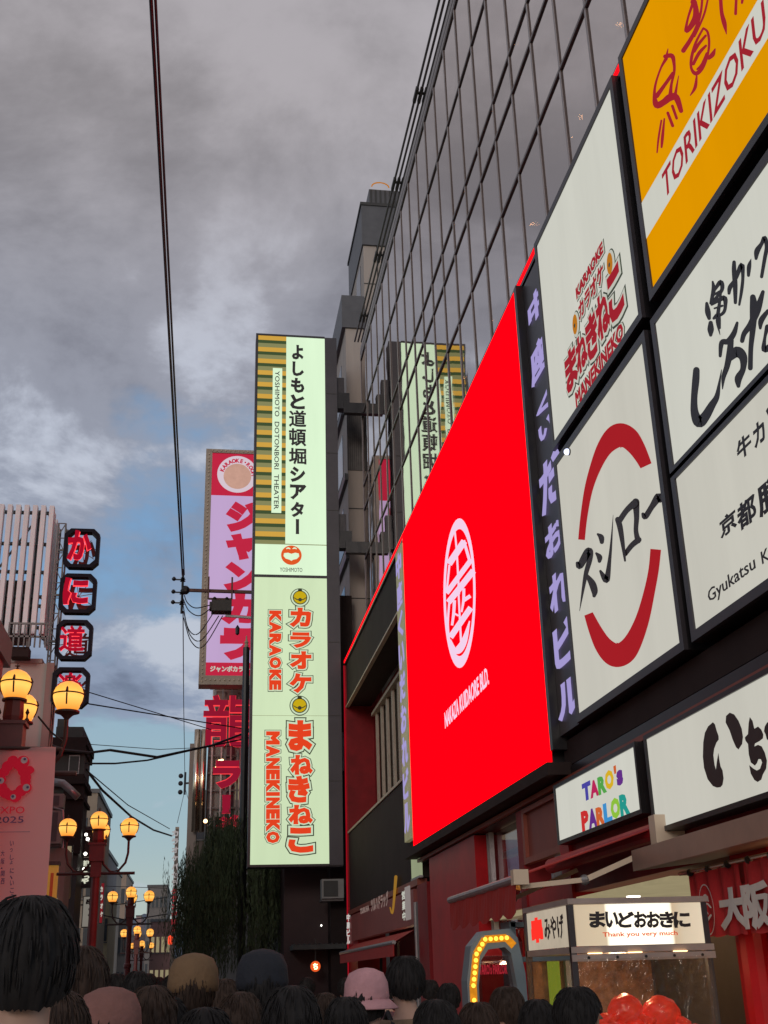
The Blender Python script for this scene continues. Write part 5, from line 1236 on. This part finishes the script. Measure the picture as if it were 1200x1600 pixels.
ringm = mat('crimson banner print', (.55, .01, .03), .8, .05, 3, emit=(.20, .0, .008), es=.8)
b = MB(); wb = MB(); eb = MB()
for (x_, y_, r_) in ((120, 1135, 46), (215, 1145, 54), (70, 1185, 46), (42, 1235, 42), (10, 1310, 42), (-5, 1260, 40), (20, 1385, 42), (48, 1430, 46), (90, 1455, 42), (145, 1462, 52), (200, 1412, 48), (245, 1386, 46), (240, 1290, 46), (240, 1330, 42), (225, 1228, 50), (165, 1165, 42), (190, 1195, 36), (275, 1220, 36), (295, 1222, 24)):
    u, v = F.uv(x_ / 6, 1000 + y_ / 6); disc(b, F, (u, v), r_ / 6 / 1809 * 16.9, _sz[0] * .0003 + .002, .001, 20); _sz[0] = (_sz[0] + 1) % 23
for (x_, y_, r_, ex, ey) in ((228, 1128, 28, 234, 1118), (10, 1320, 26, 2, 1316), (248, 1384, 30, 260, 1382), (125, 1472, 22, 122, 1468)):
    u, v = F.uv(x_ / 6, 1000 + y_ / 6); disc(wb, F, (u, v), r_ / 6 / 1809 * 16.9, .012, .001, 16); u, v = F.uv(ex / 6, 1000 + ey / 6); disc(eb, F, (u, v), 11 / 6 / 1809 * 16.9, .016, .001, 12)
put(b, F, 'EXPO', F.cell(-8, 1260, 39, 1271.5), bold=.006)
b.obj('ring_emblem', ringm, bn); wb.obj('eye_white', mat('banner pale print', (.7, .5, .52), .8), bn)
put(eb, F, '2025', F.cell(-8, 1275.5, 37.5, 1286), bold=.004)
vx = [(62 / 4, 92 / 4)]
for ch, y in zip('いっしょに、いこう', (655, 702, 742, 778, 826, 872, 903, 950, 990)):
    put(eb, F, ch, F.cell(61 / 4, 1150 + y / 4, 88 / 4 if ch not in 'っょ、' else 80 / 4, 1150 + (y + (32 if ch not in 'っょ、' else 24)) / 4), bold=.01)
for ch, y in zip('大阪・関西', (715, 765, 822, 842, 890)): put(eb, F, ch, F.cell(1, 1150 + y / 4, 7.5 if ch != '・' else 4, 1150 + (y + (36 if ch != '・' else 10)) / 4), bold=.01)
p = F.uv(-10, 1300); q = F.uv(47, 1300); rect(eb, F, p[0], q[0], p[1] - .005, p[1], .01, .001)
eb.obj('dark_print', mat('violet print', (.10, .06, .18), .7), bn)
MB().tube([bpt(-60, 1168), bpt(97, 1170)], .025, 8).obj('rod', M['lamp_iron'], bn)
# the rod's fixing reaches back to the lamp post
MB().bar(bpt(20, 1170), bpt(20, 1170) + V((0, .45, 0)), .03).obj('clamp', M['lamp_iron'], bn)

# ================================================================== OVERHEAD LINES
def wire(label, pts, r=.012, sag=.0, name='cable'):
    P_ = [onY(px, py, Y) for px, py, Y in pts]; path = []
    for i in range(len(P_) - 1):
        c = catenary(P_[i], P_[i + 1], sag); path += c if i == 0 else c[1:]
    t = thing(name, label, 'cable', P_[0]); MB().tube(path, r, 6, cap=False).obj('conductor', M['cable'], t); return t
ZC = onY(285, 905, 46).z
def zat(px, py): return onZ(px, py, ZC)
t = thing('cable', 'thick twin overhead cable running up the left of the sky from the insulator arm', 'cable', zat(285, 900))
for dx, rr in ((0, .034), (.075, .026)):
    a = zat(285, 898); c = zat(231, -90); MB().tube([p + V((dx, 0, 0)) for p in catenary(a, c, .05, 20)], rr, 8).obj('conductor', M['cable'], t)
t = thing('cable', 'thin overhead cable continuing away between the two insulator arms', 'cable', zat(287, 960))
MB().tube([onY(286, 955, 46.2), onY(287, 1100, 70), onY(289, 1222, 97)], .022, 6).obj('conductor', M['cable'], t)
up = thing('utility_pole', 'utility pole with rusty cross arm, insulators and transformer left of the blade sign', 'utility pole', (onY(412, 925, 46).x, 46, 0))
pp = onY(412, 925, 46); MB().tube([(pp.x, 46, 0), (pp.x, 46, pp.z + 1)], [.17, .12], 12).obj('pole', M['concrete'], up)
za = onY(285, 922, 46); zb_ = onY(412, 926, 46)
MB().bar((za.x + .1, 46, za.z), (zb_.x, 46, zb_.z), .12, .12).obj('cross_arm', M['red_brown'] if False else mat('rusty arm', (.11, .05, .04), .7, .25, 5), up)
MB().tube([(za.x, 46, za.z - 1.0), (za.x, 46, za.z + .9)], [.05, .05], 8).obj('end_post', M['black'], up)
ins = MB(); 
for dz in (-.55, -.1, .45):
    ins.lathe((za.x, 46, za.z + dz - .1), [(.04, 0), (.12, .03), (.05, .07), (.12, .10), (.05, .14), (.10, .17), (.03, .2)], 10); ins.bar((za.x - .38, 46, za.z + dz), (za.x, 46, za.z + dz), .05); ins.lathe((za.x - .36, 46, za.z + dz - .05), [(.05, 0), (.09, .05), (.09, .10), (.04, .16)], 8)
ins.ball((za.x + .12, 46, za.z), .19, 10, 6); ins.obj('insulators', M['black'], up)
a = onY(326, 912, 46); b = onY(362, 938, 46)
fr = MB(); fr.bar((a.x, 45.85, a.z + .25), (a.x, 45.85, b.z), .07); fr.bar((b.x, 45.85, a.z + .25), (b.x, 45.85, b.z), .07); fr.bar((a.x, 45.85, b.z), (b.x, 45.85, b.z), .07); fr.obj('hanger', bpy.data.materials['rusty arm'], up)
a = onY(330, 958, 46); b = onY(358, 942, 46)
tf = MB(); tf.box((a.x, 45.6, a.z), (b.x + .1, 46.2, b.z)); tf.lathe((a.x + .12, 45.8, b.z), [(.09, 0), (.04, .08), (.09, .12), (.04, .18)], 8); tf.lathe((b.x - .1, 45.8, b.z), [(.09, 0), (.04, .08), (.09, .12), (.04, .18)], 8); tf.box((a.x - .08, 45.55, a.z + .1), (a.x, 46.1, b.z - .1)); tf.obj('transformer', mat('black brown casing', (.035, .03, .026), .6, .3, 8), up)
lp = MB()
for (x0, y0, xm, ym, x1, y1) in ((286, 935, 312, 962, 332, 948), (286, 945, 310, 990, 335, 955), (287, 955, 315, 1000, 342, 962), (287, 965, 318, 1010, 348, 962), (288, 930, 306, 950, 330, 945)):
    q = spl([(x0, y0, 0), ((x0 + xm) / 2 - 4, ym - 8, 0), (xm, ym, 0), (x1, y1, 0)], 6); lp.tube([onY(p[0], p[1], 45.9) for p in q], .022, 6)
lp.obj('loop_cables', M['cable'], up)
p1, p2 = onY(352, 962, 46), onY(400, 966, 46); MB().bar(p1, p2, .09).obj('lower_arm', M['galv'], up)
p = onY(385, 1012, 46); MB().tube([(p.x, 46, 0), (p.x, 46, p.z)], [.16, .14], 10).obj('side_pole', M['black'], up); MB().lathe((p.x, 46, p.z), [(.06, 0), (.09, .1), (.05, .15), (.09, .22), (.04, .3), (.02, .5)], 8).obj('pole_top', M['cream_trim'], up)
p = onY(371, 985, 46); MB().lathe((p.x, 46, p.z - .2), [(.02, 0), (.08, .05), (.09, .3), (.02, .42)], 8).obj('hanging_switch', M['black'], up)
t = thing('insulator_arm', 'far small insulator arm on the chrome piped building', 'insulator', onY(290, 1225, 97)); q = onY(289, 1224, 97); r_ = onY(316, 1222, 97)
b = MB(); b.bar(q, r_, .14); b.tube([q - V((0, 0, .9)), q + V((0, 0, .9))], .09, 8)
for dz in (-.7, 0, .6): b.ball(q + V((-.35, 0, dz)), .2, 8, 6)
b.obj('arm_with_insulators', M['cable'], t)
wire('upper of two thin wires crossing from the lower octagon box to the dragon sign', [(0, 1016, 37), (62, 1076, 38), (140, 1082, 40), (330, 1140, 50)], .018)
wire('lower of two thin wires crossing towards the dragon sign', [(0, 1030, 37), (80, 1078, 38), (140, 1100, 40), (402, 1142, 50)], .024)
wire('thick black bundled cable with rings sagging across the street', [(40, 1150, 34), (100, 1172, 36), (140, 1176, 38), (172, 1172, 38.5), (245, 1183, 40), (330, 1165, 44), (402, 1138, 48)], .045)
wire('thin messenger wire above the bundled cable', [(140, 1163, 38), (250, 1171, 40), (402, 1164, 48)], .012)
wire('second black cable just below the bundled one', [(134, 1193, 38), (180, 1193, 39), (230, 1188, 40), (300, 1172, 43), (402, 1150, 48)], .032)
wire('heavy cable dropping diagonally right to the slim far sign', [(135, 1203, 38), (160, 1235, 42), (205, 1276, 52), (240, 1297, 62), (268, 1306, 69)], .045)
wire('thin wire beside the heavy diagonal cable', [(136, 1204, 38), (200, 1258, 52), (265, 1295, 69)], .02)
wire('thin wire fanning down from the far insulator to the left', [(289, 1234, 97), (277, 1286, 80)], .02)
wire('thin wire fanning down from the far insulator to the right', [(290, 1234, 97), (298, 1262, 85)], .02)
wire('low wire crossing behind the third street lamp', [(150, 1384, 75), (262, 1388, 75)], .02)
wire('lowest wire crossing in front of the far blocks', [(150, 1418, 90), (262, 1402, 90)], .03)
wire('tangled wire near the third lamp head', [(160, 1430, 80), (200, 1438, 80), (262, 1428, 80)], .04)
for k, (x0, y0, x1, y1) in enumerate(((0, 1128, 30, 1150), (0, 1140, 24, 1162), (60, 1120, 100, 1160))):
    wire(['upper slack wire at the left edge behind the nearest lamp', 'lower slack wire at the left edge behind the nearest lamp', 'slack wire between nearest lamp and dark building'][k], [(x0, y0, 30), ((x0 + x1) / 2, (y0 + y1) / 2 + 4, 31), (x1, y1, 32)], .025)

# ================================================================== WILLOW
wt = thing('willow_tree', 'dense dark weeping willow hanging over the street below the blade sign', 'tree', (2.0, 47, 0))
tr = MB(); tr.tube([(2.2, 47.5, 0), (2.1, 47.4, 2), (2.3, 47.5, 4), (2.2, 47.3, 6), (2.0, 47.2, 7.2)], [.32, .26, .22, .15, .05], 10)
LB = []
for i in range(16):
    a = random.uniform(0, 2 * math.pi); r = random.uniform(1.2, 2.6); z0 = random.uniform(3.2, 6)
    q = (2.2 + math.cos(a) * r, 47.3 + math.sin(a) * r * .8, z0 + random.uniform(.8, 1.9)); tr.tube([(2.2, 47.4, z0), ((2.2 + q[0]) / 2, (47.4 + q[1]) / 2, (z0 + q[2]) / 2 + .4), q], [.10, .06, .02], 6); LB.append(q)
tr.obj('trunk', M['bark'], wt, smooth=True)
lv = MB(); R_ = random.Random(5)
def leafstrand(x, y, z, ln, dens=.085):
    lean = R_.uniform(-.08, .08); ly = R_.uniform(-.08, .08); k = 0; zz = z; px_, py_ = x, y
    while zz > z - ln:
        f_ = (z - zz) / ln; cx_ = x + lean * f_ * ln + .03 * math.sin(zz * 3 + x); cy_ = y + ly * f_ * ln
        a = R_.uniform(0, 6.28); l = R_.uniform(.13, .26); wd_ = R_.uniform(.009, .018)
        d = V((math.cos(a) * .22, math.sin(a) * .22, -1)).normalized(); sd_ = d.cross(V((math.sin(a), -math.cos(a), .2))).normalized() * wd_
        p = V((cx_, cy_, zz)); lv.add([p, p + d * l * .5 + sd_, p + d * l, p + d * l * .5 - sd_], [(0, 1, 2, 3)])
        zz -= dens * R_.uniform(.6, 1.4)
n = 0
while n < 1700:
    a = R_.uniform(0, 6.28); rr = math.sqrt(R_.random()); x = 2.0 + math.cos(a) * rr * 3.1; y = 47 + math.sin(a) * rr * 2.5
    top = 7.9 - 1.9 * rr ** 2.2 - (.5 if x < .2 else 0) + R_.uniform(-.7, .35)
    if math.sin(x * 2.3 + 1) + math.sin(y * 2.9) < -1.45: n += .3; continue
    leafstrand(x, y, top, R_.uniform(.55, 1.0) * (top - 1.6) if rr > .45 else R_.uniform(1, 2.5)); n += 1
for k in range(26):
    x = R_.uniform(-1.35, -.6); leafstrand(x, 47 + R_.uniform(-1.5, 1.5), R_.uniform(4.2, 6.3), R_.uniform(1, 2.6), .11)
for q in LB:
    for k in range(10): leafstrand(q[0] + R_.uniform(-.5, .5), q[1] + R_.uniform(-.5, .5), q[2] + R_.uniform(-.2, .5), R_.uniform(.8, 2.2))
o = lv.obj('crown', M['leaf'], wt); tag(o, kind='stuff')

# ================================================================== THE CROWD
SK = {k: mat('skin ' + k, c, .55, .05, 8) for k, c in (('fair', (.50, .30, .22)), ('tan', (.36, .20, .13)))}
HR = {'black': mat('black hair', (.007, .005, .005), .8, .3, 30, streak=True), 'brown': mat('brown hair', (.035, .018, .011), .8, .3, 30, streak=True)}
def skin_mesh(verts, edges, radii, sub=1):
    me = bpy.data.meshes.new('s'); me.from_pydata(verts, edges, []); o = bpy.data.objects.new('s', me); C.objects.link(o)
    md = o.modifiers.new('skin', 'SKIN')
    for i, r in enumerate(radii): me.skin_vertices[0].data[i].radius = r if isinstance(r, tuple) else (r, r)
    me.skin_vertices[0].data[0].use_root = True
    s = o.modifiers.new('sub', 'SUBSURF'); s.levels = sub; s.render_levels = sub
    dg = bpy.context.evaluated_depsgraph_get(); m2 = bpy.data.meshes.new_from_object(o.evaluated_get(dg))
    vs = [tuple(v.co) for v in m2.vertices]; fs = [tuple(p.vertices) for p in m2.polygons]
    bpy.data.objects.remove(o); bpy.data.meshes.remove(me); bpy.data.meshes.remove(m2); return vs, fs
# joints of a standing adult, 1.72 m, facing +Y
J = dict(pel=(0, 0, .97), waist=(0, 0, 1.10), chest=(0, .0, 1.30), neck0=(0, -.01, 1.44), neck=(0, .0, 1.50), jaw=(0, .025, 1.555), head=(0, .015, 1.62), crown=(0, .0, 1.69),
         shl=(-.16, 0, 1.40), ell=(-.235, -.01, 1.13), wrl=(-.235, .08, .89), hal=(-.23, .10, .82), shr=(.16, 0, 1.40), elr=(.235, -.01, 1.13), wrr=(.235, .08, .89), har=(.23, .10, .82),
         hil=(-.09, 0, .90), knl=(-.105, .015, .50), anl=(-.11, -.01, .09), tol=(-.12, .15, .035), hir=(.09, 0, .90), knr=(.105, .015, .50), anr=(.11, -.01, .09), tor=(.12, .15, .035))
RJ = dict(pel=(.15, .10), waist=(.135, .09), chest=(.165, .105), neck0=(.085, .07), neck=.052, jaw=(.062, .072), head=(.075, .092), crown=(.058, .070), shl=.062, ell=.042, wrl=.028, hal=(.022, .036), shr=.062, elr=.042, wrr=.028, har=(.022, .036),
          hil=.085, knl=.055, anl=.038, tol=.035, hir=.085, knr=.055, anr=.038, tor=.035)
ED = [('pel', 'waist'), ('waist', 'chest'), ('chest', 'neck0'), ('neck0', 'neck'), ('neck', 'jaw'), ('jaw', 'head'), ('head', 'crown'), ('chest', 'shl'), ('shl', 'ell'), ('ell', 'wrl'), ('wrl', 'hal'), ('chest', 'shr'), ('shr', 'elr'), ('elr', 'wrr'), ('wrr', 'har'),
      ('pel', 'hil'), ('hil', 'knl'), ('knl', 'anl'), ('anl', 'tol'), ('pel', 'hir'), ('hir', 'knr'), ('knr', 'anr'), ('anr', 'tor')]
def part_skin(keep, grow=0.0, sub=1, tweak=None):
    ks = [k for k in J if k in keep]; idx = {k: i for i, k in enumerate(ks)}; JJ = dict(J); JJ.update(tweak or {})
    g = lambda r: tuple(x + grow for x in r) if isinstance(r, tuple) else r + grow
    return skin_mesh([JJ[k] for k in ks], [(idx[a], idx[b]) for a, b in ED if a in idx and b in idx], [g(RJ[k]) for k in ks], sub)
_body = part_skin(list(J), 0, 2)
_fing = MB()
for s_ in (-1, 1):
    hx, hy, hz = .23 * s_, .10, .80
    for i in range(4): 
        y = hy - .028 + i * .019; l = (.065, .075, .072, .055)[i]; _fing.tube([(hx, y, hz + .0), (hx - .004 * s_, y + .004, hz - l * .5), (hx - .016 * s_, y + .006, hz - l)], [.0085, .008, .006], 6)
    _fing.tube([(hx, hy + .03, hz + .03), (hx - .012 * s_, hy + .058, hz + .005), (hx - .018 * s_, hy + .062, hz - .022)], [.010, .009, .007], 6)
_face = MB(); 
_face.add([(-.014, .098, 1.605), (.014, .098, 1.605), (0, .096, 1.645), (0, .128, 1.607)], [(0, 1, 3), (1, 2, 3), (2, 0, 3), (0, 2, 1)])
for s_ in (-1, 1): _face.ball((.078 * s_, .005, 1.62), .03, 8, 6, (.35, .7, 1.1))
_eyes = MB()
for s_ in (-1, 1): _eyes.ball((.030 * s_, .094, 1.638), .011, 8, 6, (1.3, .5, .8))
_mouth = MB().tube([(-.022, .097, 1.575), (0, .102, 1.573), (.022, .097, 1.575)], [.003, .006, .003], 6)
_shirt = part_skin(['pel', 'waist', 'chest', 'neck0', 'shl', 'ell', 'shr', 'elr'], .016, 2)
_long = part_skin(['pel', 'waist', 'chest', 'neck0', 'shl', 'ell', 'wrl', 'shr', 'elr', 'wrr'], .018, 2)
_trous = part_skin(['pel', 'hil', 'knl', 'anl', 'hir', 'knr', 'anr'], .014, 2)
def hairmesh(long=False, seed=0):
    b = MB(); n, m_ = 110, 16; R = random.Random(seed)
    rid = [1 + R.uniform(-.022, .022) + .02 * math.sin(i * .9 + seed) for i in range(n)]; low = [R.uniform(-.05, .05) for i in range(n)]
    part_ = R.uniform(-.35, .35)
    for j in range(m_ + 1):
        for i in range(n):
            a = 2 * math.pi * i / n; fr_ = math.sin(a)         # +y is the face
            end = 2.02 + (.30 * max(0, -fr_)) if fr_ < .2 else 2.02 - (fr_ - .2) * 1.25
            t2 = (end + low[i] * .8) * j / m_; w_ = 1 + (rid[i] - 1) * min(1, j / 4) + .012 * math.sin(j * 1.7 + i * .35)
            gx = part_ * .03 * max(0, 1 - t2)
            b.v.append((math.sin(t2) * math.cos(a) * .092 * w_ + gx, math.sin(t2) * math.sin(a) * .110 * w_ - .004, 1.63 + math.cos(t2) * (.112 if t2 < 1.57 else .135) * (w_ if j > 1 else 1)))
    for j in range(m_):
        for i in range(n): k = (i + 1) % n; b.f.append((j * n + i, j * n + k, (j + 1) * n + k, (j + 1) * n + i))
    for i in range(260):                                        # loose locks that break the outline
        a = R.uniform(0, 6.28); t2 = R.uniform(.3, 1.9 if math.sin(a) < .3 else 1.2)
        def q(tt, g): return (math.sin(tt) * math.cos(a) * .092 * g, math.sin(tt) * math.sin(a) * .110 * g - .004, 1.63 + math.cos(tt) * .112 * g)
        g = R.uniform(1.0, 1.05); b.tube([q(t2, g), q(t2 + .2, g + .03), q(t2 + .42, g + R.uniform(0, .06))], [.002, .0028, .0006], 3)
    if long:
        for i in range(60):
            a = math.pi + math.pi * (i % 30 - .5) / 29; k = .92 if i > 29 else 1.0; x, y = math.cos(a) * .088 * k, math.sin(a) * .10 * k; e_ = R.uniform(-.06, .05)
            b.tube([(x * .9, y * .95, 1.66), (x * 1.04, y * 1.04, 1.57), (x * 1.08 + R.uniform(-.006, .006), y * 1.08 - .01, 1.47), (x * .92 + R.uniform(-.012, .012), y - .015, 1.36 + e_)], [.010, .013, .012, .002], 5)
    return b
def person(px, ptop, Y, label, hair='black', shirt=(.05, .05, .05), yaw=0.0, long=False, hat=None, sleeves='short', skin='fair', trous=(.03, .03, .04), bag=None, bun=False):
    p = onY(px, ptop, Y); s = p.z / (1.745 if not hat else 1.76); s = min(1.12, max(.86, s))
    x = p.x
    t = thing('person', label, 'person', (x, Y, 0)); ca, sa = math.cos(yaw), math.sin(yaw)
    def place(b, name, m):
        vs = b.v if isinstance(b, MB) else b[0]; fs = b.f if isinstance(b, MB) else b[1]
        q = MB(); q.v = [(x + (vx_ * ca - vy_ * sa) * s, Y + (vx_ * sa + vy_ * ca) * s, vz_ * s) for vx_, vy_, vz_ in vs]; q.f = list(fs)
        return fixn(q.obj(name, m, t, smooth=True))
    bd = MB(); bd.add(*_body); bd.add(_fing.v, _fing.f); bd.add(_face.v, _face.f); place(bd, 'body', SK[skin])
    place(_eyes, 'eyes', HR['black']); place(_mouth, 'mouth', mat('lips', (.35, .10, .09), .5))
    place(hairmesh(long, int(px)), 'hair', HR[hair])
    if bun: place(MB().ball((0, -.10, 1.70), .05, 12, 8), 'hair_bun', HR[hair])
    place(_long if sleeves == 'long' else _shirt, 'shirt', mat('shirt cloth', shirt, .85, .2, 6, bump=.3, bscale=60)); place(_trous, 'trousers', mat('trouser cloth', trous, .85, .15, 6))
    sh = MB()
    for s_ in (-1, 1): sh.ball((.117 * s_, .05, .045), .06, 10, 6, (.8, 1.9, .75))
    place(sh, 'shoes', M['black'])
    if hat:
        h = MB(); h.lathe((0, 0, 1.60), [(.108, .03), (.112, .06), (.106, .12), (.085, .165), (.04, .185), (.004, .19)], 20)
        if hat[1] == 'cap': h.add([(-.07, .08, 1.64), (.07, .08, 1.64), (.055, .19, 1.625), (-.055, .19, 1.625), (-.07, .08, 1.648), (.07, .08, 1.648), (.055, .19, 1.633), (-.055, .19, 1.633)], [(3, 2, 1, 0), (4, 5, 6, 7), (1, 2, 6, 5), (2, 3, 7, 6), (3, 0, 4, 7), (0, 1, 5, 4)])
        else: h.lathe((0, 0, 1.60), [(.11, .035), (.155, .0), (.157, .006), (.112, .045)], 20)
        place(h, 'hat', mat('hat cloth', hat[0], .85, .15, 10, bump=.3))
    if bag:
        b = MB(); b.box((-.13, -.24, 1.0), (.13, -.125, 1.40)); 
        for s_ in (-1, 1): b.tube([(.09 * s_, -.13, 1.38), (.10 * s_, -.02, 1.485), (.11 * s_, .12, 1.36), (.10 * s_, .10, 1.1)], .014, 6)
        place(b, 'backpack', mat('bag cloth', bag, .7, .15, 6))
    return t
person(48, 1396, 2.45, 'large dark haired head in a tan top filling the lower left corner', shirt=(.30, .17, .09), yaw=.2)
person(112, 1500, 5.2, 'person with brown hair and dark red top just right of the large dark head', 'brown', (.12, .03, .025), .1)
person(172, 1556, 3.9, 'short person in a dusty pink hat and pink top at the bottom left', shirt=(.45, .20, .18), hat=((.22, .10, .085), 'bucket'), yaw=-.3)
person(215, 1516, 8.0, 'person in a grey green shirt in the mid crowd below the small street lamps', shirt=(.10, .12, .10), yaw=.2)
person(262, 1556, 5.0, 'short black haired person in a dark coat near the bottom left centre', shirt=(.02, .02, .025), sleeves='long', long=True)
person(303, 1500, 5.3, 'person in a sandy brown cap and tan shirt below the willow', 'brown', (.28, .16, .07), 0, hat=((.17, .10, .05), 'cap'))
person(350, 1528, 6.4, 'person in a deep red top below the willow trunk', 'brown', (.22, .03, .03), .3, long=True)
person(322, 1572, 3.6, 'short person in a pale grey blue top at the bottom under the sandy cap', shirt=(.30, .34, .38), yaw=-.2)
person(410, 1494, 5.1, 'person in a navy black cap below the blade sign', shirt=(.06, .04, .03), hat=((.012, .014, .022), 'cap'))
person(455, 1538, 3.7, 'wide dark haired head low in the bottom centre', shirt=(.03, .02, .02), long=True)
person(507, 1550, 6.6, 'small dark haired person in a black top with a pale striped collar', 'brown', (.03, .03, .035), -.4, bag=(.5, .48, .45))
person(572, 1522, 5.6, 'person in a rose pink bucket hat left of the man in the khaki shirt', shirt=(.22, .16, .17), hat=((.50, .26, .28), 'bucket'), yaw=-.5)
person(632, 1492, 5.9, 'man in a khaki brown shirt with a black backpack before the red column', 'black', (.20, .13, .08), .15, bag=(.015, .015, .017))
person(700, 1535, 9.0, 'person in a maroon jacket against the red column', 'black', (.10, .012, .015), 0, sleeves='long')
person(790, 1540, 6.2, 'person in an orange brown shirt before the bulb arch', 'brown', (.34, .13, .04), .4)
person(900, 1540, 4.7, 'dark haired person turned right towards the food stall', 'black', (.09, .06, .04), -1.3, skin='tan')
person(838, 1560, 5.2, 'short person in an olive green top left of the food stall', 'black', (.12, .15, .04), -.2)
person(745, 1566, 5.0, 'short person in a mustard top below the bulb arch', 'brown', (.42, .24, .04), .2, long=True)
for i, (px, py, Y, sh, lb_) in enumerate(((150, 1524, 10, (.25, .10, .08), 'distant walker in a brick red top left of the others in the far crowd'), (183, 1520, 12, (.45, .32, .20), 'distant walker in a peach beige top in the far crowd'), (204, 1524, 15, (.06, .07, .09), 'distant walker in a dark slate top'),
        (232, 1520, 13, (.16, .17, .20), 'distant walker in a blue grey jacket'), (248, 1526, 18, (.18, .06, .05), 'distant walker in a russet top'), (270, 1522, 11, (.03, .03, .03), 'distant walker in black below the red lantern'),
        (385, 1524, 12, (.10, .04, .03), 'distant walker in dark brown under the willow'), (480, 1526, 14, (.14, .10, .06), 'distant walker in a drab brown coat near the dark entrance'), (540, 1527, 13, (.05, .04, .05), 'distant walker in charcoal at the podium corner'), (600, 1524, 10, (.12, .05, .06), 'distant walker in plum near the drugstore'), (672, 1530, 12, (.30, .26, .20), 'distant walker in cream beside the red column'))):
    person(px, py, Y, lb_, 'black', sh, random.uniform(-.5, .5), sleeves='long' if i % 2 else 'short')

for (px, py, Y, hr, sh, lb_, kw) in ((128, 1476, 4.2, 'brown', (.16, .05, .035), 'tall brown haired person in a rust top beside the large dark head', {}),
        (92, 1545, 3.3, 'brown', (.34, .20, .11), 'person in a caramel shirt low at the left between two dark heads', {}),
        (238, 1538, 4.4, 'brown', (.20, .08, .07), 'person with shoulder length brown hair and wine top at lower left centre', {'long': True}),
        (375, 1548, 4.6, 'brown', (.12, .05, .04), 'long haired person in a chestnut top left of the navy cap', {'long': True}),
        (540, 1556, 4.8, 'black', (.07, .06, .055), 'person in a charcoal shirt just left of the rose pink hat', {}),
        (680, 1560, 4.6, 'black', (.10, .05, .04), 'black haired person in a cocoa shirt low before the red column', {}),
        (195, 1545, 6.0, 'black', (.30, .20, .15), 'person in an oatmeal top behind the dusty pink hat', {})):
    person(px, py, Y, lb_, hr, sh, random.uniform(-.4, .4), **kw)
